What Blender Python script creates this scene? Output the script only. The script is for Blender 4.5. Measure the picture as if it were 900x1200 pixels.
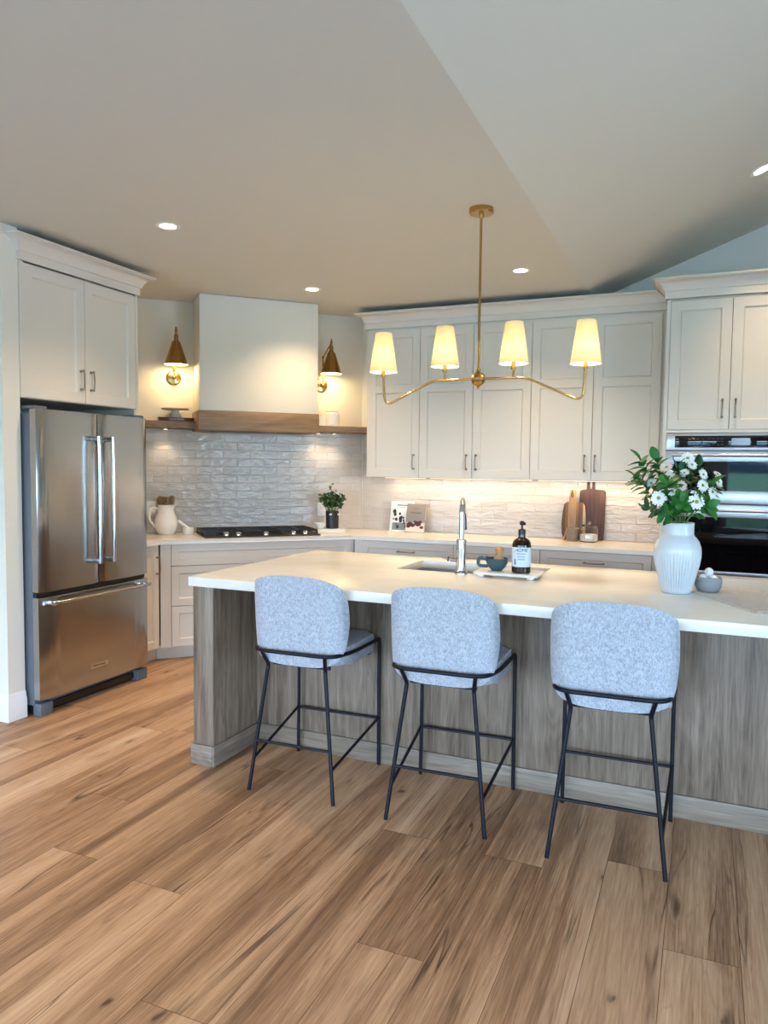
import bpy, bmesh, math, random
from mathutils import Vector, Matrix, noise as mnoise

random.seed(7)
for o in list(bpy.data.objects):
    bpy.data.objects.remove(o)
SC = bpy.context.scene
COL = SC.collection
PI = math.pi


def lin(c):
    return tuple(((v / 255) / 12.92 if v / 255 <= .04045 else ((v / 255 + .055) / 1.055) ** 2.4) for v in c) + (1.0,)


# ---------------------------------------------------------------- camera
cam_d = bpy.data.cameras.new('camera')
cam = bpy.data.objects.new('camera', cam_d)
COL.objects.link(cam)
cam_d.sensor_fit = 'VERTICAL'
cam_d.sensor_height = 36.0
cam_d.lens = 872.77 / 1200 * 36.0
cam_d.clip_start = .05
yaw, pitch, roll = 0.40670, 0.06170, 0.011556
cam.matrix_world = (Matrix.Translation((0.13974, -6.0241, 1.46668)) @ Matrix.Rotation(yaw, 4, 'Z')
                    @ Matrix.Rotation(PI / 2 - pitch, 4, 'X') @ Matrix.Rotation(roll, 4, 'Z'))
SC.camera = cam

# ---------------------------------------------------------------- exposure
SC.view_settings.view_transform = 'Standard'
SC.view_settings.look = 'None'
SC.view_settings.gamma = 1.0
SC.view_settings.use_curve_mapping = False
SC.view_settings.exposure = 0.08

# ---------------------------------------------------------------- world: clear day sky over a field
W = bpy.data.worlds.new('sky')
SC.world = W
W.use_nodes = True
wn = W.node_tree
wn.nodes.clear()
w_out = wn.nodes.new('ShaderNodeOutputWorld')
w_bg = wn.nodes.new('ShaderNodeBackground')
w_tc = wn.nodes.new('ShaderNodeTexCoord')
w_sep = wn.nodes.new('ShaderNodeSeparateXYZ')
w_rmp = wn.nodes.new('ShaderNodeValToRGB')
wn.links.new(w_tc.outputs['Generated'], w_sep.inputs[0])
wn.links.new(w_sep.outputs['Z'], w_rmp.inputs[0])
els = w_rmp.color_ramp.elements
els[0].position = 0.0
els[0].color = (.57, .77, 1.0, 1)
els[1].position = .8
els[1].color = (.16, .38, 1.0, 1)
e = els.new(.25)
e.color = (.42, .67, 1.0, 1)
wn.links.new(w_rmp.outputs[0], w_bg.inputs['Color'])
w_bg.inputs['Strength'].default_value = 19.0
wn.links.new(w_bg.outputs[0], w_out.inputs[0])

WARM = (1.0, .72, .43)


def light(name, kind, loc, power, color=WARM, rot=(0, 0, 0), **kw):
    d = bpy.data.lights.new(name, kind)
    d.energy = power
    d.color = color
    for k, v in kw.items():
        setattr(d, k, v)
    o = bpy.data.objects.new(name, d)
    COL.objects.link(o)
    o.location = loc
    o.rotation_euler = rot
    return o


light('sun', 'SUN', (0, 8, 12), 8.0, (1.0, .95, .86), (-math.radians(42), 0, 0), angle=.01)


def portal(name, loc, rot, sx, sy):
    o = light(name, 'AREA', loc, 1.0, (1, 1, 1), rot, shape='RECTANGLE', size=sx, size_y=sy)
    o.data.cycles.is_portal = True


CAN_W, SHADE_W, SCONCE_W, PUCK_W, STRIP_W = 80.0, 20.0, 4.6, 3.5, 2.8


# ---------------------------------------------------------------- materials
def nodes(m):
    m.use_nodes = True
    nt = m.node_tree
    b = nt.nodes.get('Principled BSDF')
    return nt, b


def mat(name, rgb, rough=.5, metal=0.0, **kw):
    m = bpy.data.materials.new(name)
    nt, b = nodes(m)
    b.inputs['Base Color'].default_value = lin(rgb)
    b.inputs['Roughness'].default_value = rough
    b.inputs['Metallic'].default_value = metal
    for k, v in kw.items():
        b.inputs[k.replace('_', ' ')].default_value = v
    return m


def N(nt, t, **kw):
    n = nt.nodes.new(t)
    for k, v in kw.items():
        if hasattr(n, k):
            setattr(n, k, v)
        else:
            n.inputs[k.replace('_', ' ')].default_value = v
    return n


def ramp(nt, fac, stops):
    r = nt.nodes.new('ShaderNodeValToRGB')
    el = r.color_ramp.elements
    el[0].position, el[0].color = stops[0]
    el[1].position, el[1].color = stops[-1]
    for p, c in stops[1:-1]:
        x = el.new(p)
        x.color = c
    nt.links.new(fac, r.inputs[0])
    return r


def math_n(nt, op, a, b=None, clamp=False):
    n = nt.nodes.new('ShaderNodeMath')
    n.operation = op
    n.use_clamp = clamp
    for i, v in enumerate((a, b)):
        if v is None:
            continue
        if isinstance(v, (int, float)):
            n.inputs[i].default_value = v
        else:
            nt.links.new(v, n.inputs[i])
    return n.outputs[0]


def mixc(nt, fac, a, b, kind='MIX'):
    n = nt.nodes.new('ShaderNodeMix')
    n.data_type = 'RGBA'
    n.blend_type = kind
    n.clamp_factor = True
    for i, v in ((0, fac), (6, a), (7, b)):
        if isinstance(v, (int, float)):
            n.inputs[i].default_value = v
        elif isinstance(v, tuple):
            n.inputs[i].default_value = v
        else:
            nt.links.new(v, n.inputs[i])
    return n.outputs[2]


def coord(nt, kind='Object', scale=(1, 1, 1), rot=(0, 0, 0), attr=None):
    mp = nt.nodes.new('ShaderNodeMapping')
    mp.inputs['Scale'].default_value = scale
    mp.inputs['Rotation'].default_value = rot
    if attr:
        u = nt.nodes.new('ShaderNodeUVMap')
        u.uv_map = attr
        nt.links.new(u.outputs[0], mp.inputs[0])
    else:
        tc = nt.nodes.new('ShaderNodeTexCoord')
        nt.links.new(tc.outputs[kind], mp.inputs[0])
    return mp.outputs[0]


def noise(nt, vec, scale, detail=4, rough=.5, dist=0.0):
    n = nt.nodes.new('ShaderNodeTexNoise')
    n.inputs['Scale'].default_value = scale
    n.inputs['Detail'].default_value = detail
    n.inputs['Roughness'].default_value = rough
    n.inputs['Distortion'].default_value = dist
    nt.links.new(vec, n.inputs['Vector'])
    return n.outputs['Fac']


def bump(nt, b, h, strength=.2, dist=.01):
    n = nt.nodes.new('ShaderNodeBump')
    n.inputs['Strength'].default_value = strength
    n.inputs['Distance'].default_value = dist
    nt.links.new(h, n.inputs['Height'])
    nt.links.new(n.outputs[0], b.inputs['Normal'])


def wood(name, dark, mid, light_, axis=2, rough=.45, scale=1.0, stripe=1.0):
    """straight-grained veneer, grain along the given object axis"""
    m = bpy.data.materials.new(name)
    nt, b = nodes(m)
    s = [26 * scale] * 3
    s[axis] = 1.3 * scale
    v = coord(nt, 'Object', tuple(s))
    s2 = [3.2 * scale] * 3
    s2[axis] = .45 * scale
    v2 = coord(nt, 'Object', tuple(s2))
    s3 = [130 * scale] * 3
    s3[axis] = 5 * scale
    v3 = coord(nt, 'Object', tuple(s3))
    a = noise(nt, v, 1.0, 4, .6, .3)
    c = noise(nt, v2, 1.0, 3, .5, 1.0)
    f = noise(nt, v3, 1.0, 2, .6)
    # cathedral rings from the slow noise
    ring = math_n(nt, 'FRACT', math_n(nt, 'MULTIPLY', c, 14.0 * stripe))
    ring = math_n(nt, 'ABSOLUTE', math_n(nt, 'SUBTRACT', ring, .5))
    t = math_n(nt, 'ADD', math_n(nt, 'MULTIPLY', a, .62), math_n(nt, 'MULTIPLY', ring, .18))
    t = math_n(nt, 'ADD', t, math_n(nt, 'MULTIPLY', c, .35))
    t = math_n(nt, 'ADD', t, math_n(nt, 'MULTIPLY', math_n(nt, 'SUBTRACT', f, .5), .35))
    r = ramp(nt, t, [(.30, lin(dark)), (.52, lin(mid)), (.78, lin(light_))])
    nt.links.new(r.outputs[0], b.inputs['Base Color'])
    b.inputs['Roughness'].default_value = rough
    bump(nt, b, f, .12, .002)
    return m


def fabric(name, a, c, scale=260):
    m = bpy.data.materials.new(name)
    nt, b = nodes(m)
    v = coord(nt, 'Object', (1, 1, .45))
    n1 = noise(nt, v, scale, 3, .7)
    v2 = coord(nt, 'Object')
    n2 = noise(nt, v2, 60, 4, .7)
    t = math_n(nt, 'ADD', math_n(nt, 'MULTIPLY', n1, .65), math_n(nt, 'MULTIPLY', n2, .35))
    r = ramp(nt, t, [(.36, lin(a)), (.62, lin(c))])
    nt.links.new(r.outputs[0], b.inputs['Base Color'])
    b.inputs['Roughness'].default_value = .95
    b.inputs['Sheen Weight'].default_value = .25
    b.inputs['Specular IOR Level'].default_value = .15
    bump(nt, b, n1, .5, .003)
    return m


def metal_brushed(name, rgb, rough, axis=0, var=.08):
    m = bpy.data.materials.new(name)
    nt, b = nodes(m)
    s = [420] * 3
    s[axis] = 3
    v = coord(nt, 'Object', tuple(s))
    f = noise(nt, v, 1.0, 3, .6)
    b.inputs['Base Color'].default_value = lin(rgb)
    b.inputs['Metallic'].default_value = 1.0
    rr = math_n(nt, 'ADD', math_n(nt, 'MULTIPLY', math_n(nt, 'SUBTRACT', f, .5), var * 2), rough)
    nt.links.new(rr, b.inputs['Roughness'])
    v2 = coord(nt, 'Object', (1.6, 1.6, 1.0))
    w = noise(nt, v2, 2.2, 1, .4)
    bump(nt, b, w, .22, .03)
    return m


def emit(name, rgb, strength):
    m = bpy.data.materials.new(name)
    nt, b = nodes(m)
    b.inputs['Base Color'].default_value = (0.8, .8, .8, 1)
    b.inputs['Emission Color'].default_value = tuple(rgb) + (1.0,)
    b.inputs['Emission Strength'].default_value = strength
    return m


def lit_screen(name, rgb, strength):
    m = emit(name, rgb, strength)
    m.node_tree.nodes['Principled BSDF'].inputs['Base Color'].default_value = (.01, .012, .015, 1)
    m.node_tree.nodes['Principled BSDF'].inputs['Roughness'].default_value = .1
    return m


def pane_mat(name):
    m = bpy.data.materials.new(name)
    m.use_nodes = True
    nt = m.node_tree
    nt.nodes.clear()
    out = nt.nodes.new('ShaderNodeOutputMaterial')
    mx = nt.nodes.new('ShaderNodeMixShader')
    tr = nt.nodes.new('ShaderNodeBsdfTransparent')
    gl = nt.nodes.new('ShaderNodeBsdfGlossy')
    gl.inputs['Roughness'].default_value = .02
    fr = nt.nodes.new('ShaderNodeFresnel')
    fr.inputs['IOR'].default_value = 1.35
    nt.links.new(fr.outputs[0], mx.inputs[0])
    nt.links.new(tr.outputs[0], mx.inputs[1])
    nt.links.new(gl.outputs[0], mx.inputs[2])
    nt.links.new(mx.outputs[0], out.inputs[0])
    return m


def shade_mat(name):
    m = bpy.data.materials.new(name)
    m.use_nodes = True
    nt = m.node_tree
    nt.nodes.clear()
    out = nt.nodes.new('ShaderNodeOutputMaterial')
    mx = nt.nodes.new('ShaderNodeMixShader')
    mx.inputs[0].default_value = .62
    d = nt.nodes.new('ShaderNodeBsdfDiffuse')
    t = nt.nodes.new('ShaderNodeBsdfTranslucent')
    d.inputs[0].default_value = (.86, .82, .70, 1)
    t.inputs[0].default_value = (.92, .86, .66, 1)
    nt.links.new(d.outputs[0], mx.inputs[1])
    nt.links.new(t.outputs[0], mx.inputs[2])
    nt.links.new(mx.outputs[0], out.inputs[0])
    return m


def tile_mat(name):
    m = bpy.data.materials.new(name)
    nt, b = nodes(m)
    tc = nt.nodes.new('ShaderNodeTexCoord')
    sep = nt.nodes.new('ShaderNodeSeparateXYZ')
    nt.links.new(tc.outputs['Object'], sep.inputs[0])
    cb = nt.nodes.new('ShaderNodeCombineXYZ')
    nt.links.new(sep.outputs['X'], cb.inputs['X'])
    nt.links.new(math_n(nt, 'SUBTRACT', sep.outputs['Z'], .905), cb.inputs['Y'])
    br = nt.nodes.new('ShaderNodeTexBrick')
    br.offset = .5
    br.inputs['Color1'].default_value = (0, 0, 0, 1)
    br.inputs['Color2'].default_value = (1, 1, 1, 1)
    br.inputs['Mortar'].default_value = (.5, .5, .5, 1)
    br.inputs['Scale'].default_value = 1.0
    br.inputs['Mortar Size'].default_value = .0030
    br.inputs['Mortar Smooth'].default_value = .9
    br.inputs['Brick Width'].default_value = .2245
    br.inputs['Row Height'].default_value = .0675
    nt.links.new(cb.outputs[0], br.inputs['Vector'])
    r = ramp(nt, br.outputs['Color'], [(0, lin((192, 184, 176))), (.5, lin((200, 192, 184))), (1, lin((208, 201, 194)))])
    v = coord(nt, 'Object')
    cl = noise(nt, v, 9, 3, .5)
    tint = mixc(nt, math_n(nt, 'MULTIPLY', cl, .35), r.outputs[0], lin((172, 166, 162)))
    col = mixc(nt, br.outputs['Fac'], tint, lin((196, 190, 182)))
    nt.links.new(col, b.inputs['Base Color'])
    nt.links.new(math_n(nt, 'ADD', math_n(nt, 'MULTIPLY', br.outputs['Fac'], .6), .06), b.inputs['Roughness'])
    # each tile: hand made waviness, plus a per tile tilt
    vv = coord(nt, 'Object', (1, 1, 2.2))
    n1 = noise(nt, vv, 11, 2, .5)
    n2 = noise(nt, vv, 34, 2, .5)
    rnd = br.outputs['Color']
    tilt = math_n(nt, 'MULTIPLY', math_n(nt, 'SUBTRACT', rnd, .5), math_n(nt, 'FRACT', math_n(nt, 'MULTIPLY', math_n(nt, 'SUBTRACT', sep.outputs['Z'], .905), 1 / .0675)))
    h = math_n(nt, 'ADD', math_n(nt, 'MULTIPLY', n1, 1.0), math_n(nt, 'MULTIPLY', n2, .28))
    h = math_n(nt, 'ADD', h, math_n(nt, 'MULTIPLY', tilt, .35))
    h = math_n(nt, 'SUBTRACT', h, math_n(nt, 'MULTIPLY', br.outputs['Fac'], .30))
    bump(nt, b, h, 1.0, .0070)
    return m


def floor_mat(name):
    m = bpy.data.materials.new(name)
    nt, b = nodes(m)
    at = nt.nodes.new('ShaderNodeAttribute')
    at.attribute_name = 'plank'
    sp = nt.nodes.new('ShaderNodeSeparateColor')
    nt.links.new(at.outputs['Color'], sp.inputs[0])
    rnd, rnd2 = sp.outputs[0], sp.outputs[1]
    g = coord(nt, attr='grain', scale=(64, 1.9, 1))
    g2 = coord(nt, attr='grain', scale=(5.5, .30, 1))
    g3 = coord(nt, attr='grain', scale=(210, 7, 1))
    g4 = coord(nt, attr='grain', scale=(9, 3.4, 1))
    fine = noise(nt, g, 1, 4, .65, .2)
    slow = noise(nt, g2, 1, 3, .5, .9)
    pore = noise(nt, g3, 1, 2, .6)
    # broad tone: per plank tone + slow heart/sap bands
    tone = math_n(nt, 'ADD', math_n(nt, 'MULTIPLY', slow, .85), math_n(nt, 'MULTIPLY', math_n(nt, 'SUBTRACT', rnd, .5), .13))
    tone = math_n(nt, 'ADD', tone, math_n(nt, 'MULTIPLY', math_n(nt, 'SUBTRACT', fine, .5), .36))
    tone = math_n(nt, 'ADD', tone, math_n(nt, 'MULTIPLY', math_n(nt, 'SUBTRACT', pore, .5), .32))
    base = ramp(nt, tone, [(.16, lin((98, 68, 46))), (.34, lin((150, 113, 82))), (.47, lin((184, 145, 110))), (.60, lin((201, 164, 130))), (.78, lin((228, 200, 168)))])
    # cathedral lines
    ring = math_n(nt, 'FRACT', math_n(nt, 'MULTIPLY', slow, 24.0))
    ring = math_n(nt, 'LESS_THAN', ring, .16)
    col = mixc(nt, math_n(nt, 'MULTIPLY', ring, .16), base.outputs[0], lin((120, 84, 58)))
    # dark mineral streaks / checks that follow the grain
    line = math_n(nt, 'ABSOLUTE', math_n(nt, 'SUBTRACT', slow, math_n(nt, 'ADD', math_n(nt, 'MULTIPLY', rnd2, .2), .44)))
    lm = ramp(nt, line, [(0.0, (1, 1, 1, 1)), (.006, (.6, .6, .6, 1)), (.013, (0, 0, 0, 1))])
    gate = noise(nt, coord(nt, attr='grain', scale=(3, 1.6, 1)), 1, 3, .6)
    gate = ramp(nt, gate, [(.44, (0, 0, 0, 1)), (.58, (1, 1, 1, 1))])
    lmask = math_n(nt, 'MULTIPLY', lm.outputs[0], gate.outputs[0])
    col = mixc(nt, math_n(nt, 'MULTIPLY', lmask, .85), col, lin((62, 42, 30)))
    # knots
    vo = nt.nodes.new('ShaderNodeTexVoronoi')
    vo.inputs['Scale'].default_value = 1.0
    wob = nt.nodes.new('ShaderNodeVectorMath')
    wob.operation = 'ADD'
    nz = nt.nodes.new('ShaderNodeTexNoise')
    nz.inputs['Scale'].default_value = 2.5
    nt.links.new(g4, nz.inputs['Vector'])
    sc = nt.nodes.new('ShaderNodeVectorMath')
    sc.operation = 'SCALE'
    sc.inputs['Scale'].default_value = .40
    nt.links.new(nz.outputs['Color'], sc.inputs[0])
    nt.links.new(g4, wob.inputs[0])
    nt.links.new(sc.outputs[0], wob.inputs[1])
    nt.links.new(wob.outputs[0], vo.inputs['Vector'])
    vs = nt.nodes.new('ShaderNodeSeparateColor')
    nt.links.new(vo.outputs['Color'], vs.inputs[0])
    rad = math_n(nt, 'MINIMUM', math_n(nt, 'MULTIPLY', math_n(nt, 'MAXIMUM', math_n(nt, 'SUBTRACT', vs.outputs[0], .54), 0), .48), .125)
    kd = math_n(nt, 'DIVIDE', math_n(nt, 'SUBTRACT', rad, vo.outputs['Distance']), .075, True)
    halo = math_n(nt, 'DIVIDE', math_n(nt, 'SUBTRACT', math_n(nt, 'MULTIPLY', rad, 2.6), vo.outputs['Distance']), .3, True)
    col = mixc(nt, math_n(nt, 'MULTIPLY', halo, .50), col, lin((112, 78, 54)))
    col = mixc(nt, math_n(nt, 'MULTIPLY', kd, .82), col, lin((58, 38, 28)))
    nt.links.new(col, b.inputs['Base Color'])
    rr = math_n(nt, 'ADD', math_n(nt, 'MULTIPLY', fine, .18), .34)
    nt.links.new(rr, b.inputs['Roughness'])
    b.inputs['Specular IOR Level'].default_value = .35
    hh = math_n(nt, 'ADD', pore, math_n(nt, 'MULTIPLY', fine, .6))
    bump(nt, b, hh, .10, .002)
    return m


def quartz(name):
    m = bpy.data.materials.new(name)
    nt, b = nodes(m)
    v = coord(nt, 'Object')
    f = noise(nt, v, 6, 5, .6, .6)
    r = ramp(nt, f, [(.35, lin((226, 222, 213))), (.65, lin((233, 229, 221)))])
    nt.links.new(r.outputs[0], b.inputs['Base Color'])
    b.inputs['Roughness'].default_value = .22
    return m


def plaster(name, rgb, s=60, st=.04, rough=.85):
    m = mat(name, rgb, rough)
    nt, b = nodes(m)
    bump(nt, b, noise(nt, coord(nt, 'Object'), s, 3, .6), st, .003)
    return m


def striped(name):
    m = bpy.data.materials.new(name)
    nt, b = nodes(m)
    tc = nt.nodes.new('ShaderNodeTexCoord')
    sp = nt.nodes.new('ShaderNodeSeparateXYZ')
    nt.links.new(tc.outputs['Object'], sp.inputs[0])
    f = noise(nt, coord(nt, 'Object', (120, 120, 5)), 1, 3, .6)
    x = math_n(nt, 'ADD', math_n(nt, 'MULTIPLY', sp.outputs['X'], 5.0), .5)
    r = ramp(nt, x, [(0.0, lin((88, 64, 46))), (.17, lin((128, 96, 68))), (.33, lin((104, 76, 54))), (.52, lin((168, 132, 94))), (.66, lin((112, 80, 62))), (.84, lin((206, 184, 152)))])
    r.color_ramp.interpolation = 'CONSTANT'
    col = mixc(nt, math_n(nt, 'MULTIPLY', f, .45), r.outputs[0], lin((80, 56, 40)))
    nt.links.new(col, b.inputs['Base Color'])
    b.inputs['Roughness'].default_value = .5
    return m


M = {}
M['wall'] = plaster('wall paint', (227, 222, 208))
M['ceiling'] = plaster('ceiling paint', (214, 211, 196), 90, .05, .9)
M['trim'] = mat('trim paint', (232, 232, 230), .4)
M['cabinet'] = plaster('cabinet paint', (219, 212, 200), 40, .01, .38)
M['gap_shade'] = mat('cabinet gap shade', (60, 56, 52), .8)  # dark colour that paints shade into the door and drawer gaps
M['floor'] = floor_mat('oak planks')
M['subfloor'] = mat('plank joint', (104, 78, 58), .9)
M['tile'] = tile_mat('glazed tile')
M['quartz'] = quartz('quartz')
M['island'] = wood('grey oak', (82, 67, 55), (122, 104, 87), (154, 136, 117), 2, .5, 1.5)
M['island_h'] = wood('grey oak across', (94, 80, 66), (128, 112, 95), (156, 140, 121), 0, .5, 1.3)
M['island_y'] = wood('grey oak along', (94, 80, 66), (128, 112, 95), (156, 140, 121), 1, .5, 1.3)
M['shelf'] = wood('brown oak', (92, 72, 54), (134, 108, 82), (166, 138, 108), 0, .5)
M['steel'] = metal_brushed('stainless', (176, 178, 180), .20, 0)
M['steel_plain'] = mat('stainless sheet', (190, 194, 200), .34, 1.0)
M['chrome'] = mat('polished steel', (215, 215, 215), .12, 1.0)
M['nickel'] = mat('brushed nickel', (150, 146, 140), .28, 1.0)
M['pull'] = mat('pewter', (150, 142, 132), .28, 1.0)
M['fridge_side'] = mat('graphite sheet', (92, 98, 106), .45)
M['black'] = mat('black iron', (18, 18, 20), .45)
M['black_plastic'] = mat('black plastic', (22, 22, 24), .35)
M['frame'] = mat('powder coated black', (12, 14, 24), .45, Specular_IOR_Level=.3)
M['ovenglass'] = mat('dark oven glass', (8, 9, 14), .03, Specular_IOR_Level=.55)
M['ovenglass_dark'] = mat('black oven glass', (5, 5, 9), .03, Specular_IOR_Level=.22)
M['brass'] = mat('brushed brass', (186, 150, 94), .22, 1.0)
M['antique'] = mat('antique brass', (166, 128, 76), .22, 1.0)
M['shade'] = shade_mat('linen shade')
M['shade_in'] = mat('shade lining', (245, 225, 170), .6)
M['bulb'] = emit('bulb', (1.0, .80, .48), 22.0)
M['bulb_hot'] = emit('lit candelabra bulb', (1.0, .74, .40), SHADE_W * 24)
M['can'] = emit('downlight lens', (1.0, .88, .68), 24.0)
M['puck'] = emit('puck lens', (1.0, .86, .62), 16.0)
M['strip'] = emit('led strip', (1.0, .74, .46), 5.0)
M['can_trim'] = mat('downlight trim', (240, 238, 232), .5)
M['fabric'] = fabric('grey blue boucle', (136, 142, 151), (194, 199, 207))
M['ceramic'] = mat('white ceramic', (236, 232, 224), .22)
M['vase'] = mat('white glazed vase', (208, 213, 216), .18)
M['matte_white'] = mat('matte white ceramic', (232, 230, 226), .5)
M['spoonwood'] = wood('utensil wood', (96, 68, 42), (136, 100, 62), (168, 130, 86), 2, .6, 2)
M['walnut'] = wood('walnut', (52, 34, 32), (78, 52, 46), (108, 76, 64), 2, .5, 2)
M['acacia'] = striped('striped wood')
M['maple'] = wood('maple', (140, 106, 74), (166, 130, 94), (186, 152, 114), 2, .5, 2)
M['cupwood'] = wood('turned wood', (96, 82, 70), (132, 114, 96), (160, 142, 122), 0, .6, 3)
M['brushwood'] = mat('brush wood', (190, 142, 92), .5)
M['bristle'] = mat('bristle', (216, 190, 150), .8)
M['leather'] = mat('leather', (86, 50, 34), .6)
M['flour'] = mat('flour', (240, 236, 228), .9)
M['glass'] = mat('clear glass', (255, 255, 255), .02, Transmission_Weight=1.0, IOR=1.45)
M['pane'] = pane_mat('window pane')
M['amber'] = mat('amber bottle', (34, 14, 8), .08, Transmission_Weight=.25)
M['label'] = mat('paper label', (208, 222, 232), .6)
M['ink'] = mat('black ink', (24, 26, 32), .6)
M['greyink'] = mat('grey ink', (120, 132, 146), .6)
M['teal'] = mat('teal stoneware', (52, 84, 92), .35)
M['marble'] = quartz('white marble')
M['stone'] = plaster('grey stone', (146, 148, 150), 120, .4, .8)
M['stone_light'] = mat('pale stoneware', (196, 190, 180), .5)
M['cloth'] = fabric('beige weave', (176, 162, 146), (224, 214, 200), 380)
M['fringe'] = mat('fringe', (232, 226, 214), .9)
M['petal'] = mat('white petal', (244, 244, 236), .6, Subsurface_Weight=.0)
M['blush'] = mat('blush petal', (232, 210, 196), .6)
M['daisy'] = mat('daisy eye', (150, 152, 70), .7)
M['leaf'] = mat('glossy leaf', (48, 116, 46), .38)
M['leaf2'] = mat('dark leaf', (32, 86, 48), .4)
M['herb'] = mat('herb leaf', (44, 76, 40), .5)
M['stem'] = mat('stem green', (84, 120, 60), .5)
M['soil'] = mat('potting soil', (40, 30, 24), .9)
M['cover_white'] = mat('white cover', (236, 236, 232), .5)
M['cover_taupe'] = mat('taupe cover', (150, 138, 130), .5)
M['cover_red'] = mat('oxblood cover', (92, 40, 36), .5)
M['page'] = mat('pages', (232, 226, 212), .8)
M['photo_dark'] = mat('print dark', (48, 50, 52), .5)
M['photo_grey'] = mat('print grey', (130, 136, 134), .5)
M['photo_red'] = mat('print berry', (88, 36, 40), .5)
M['photo_cream'] = mat('print cream', (214, 202, 192), .5)
M['outlet'] = mat('outlet plastic', (236, 236, 234), .35)
M['screen'] = lit_screen('oven display', (.35, .6, .7), .12)
M['grass'] = plaster('meadow', (112, 144, 84), 2, .1, 1.0)
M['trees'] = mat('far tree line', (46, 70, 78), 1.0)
M['patio'] = plaster('patio concrete', (206, 198, 184), 8, .1, .9)
M['badge'] = mat('badge', (214, 208, 190), .3, 1.0)


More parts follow.
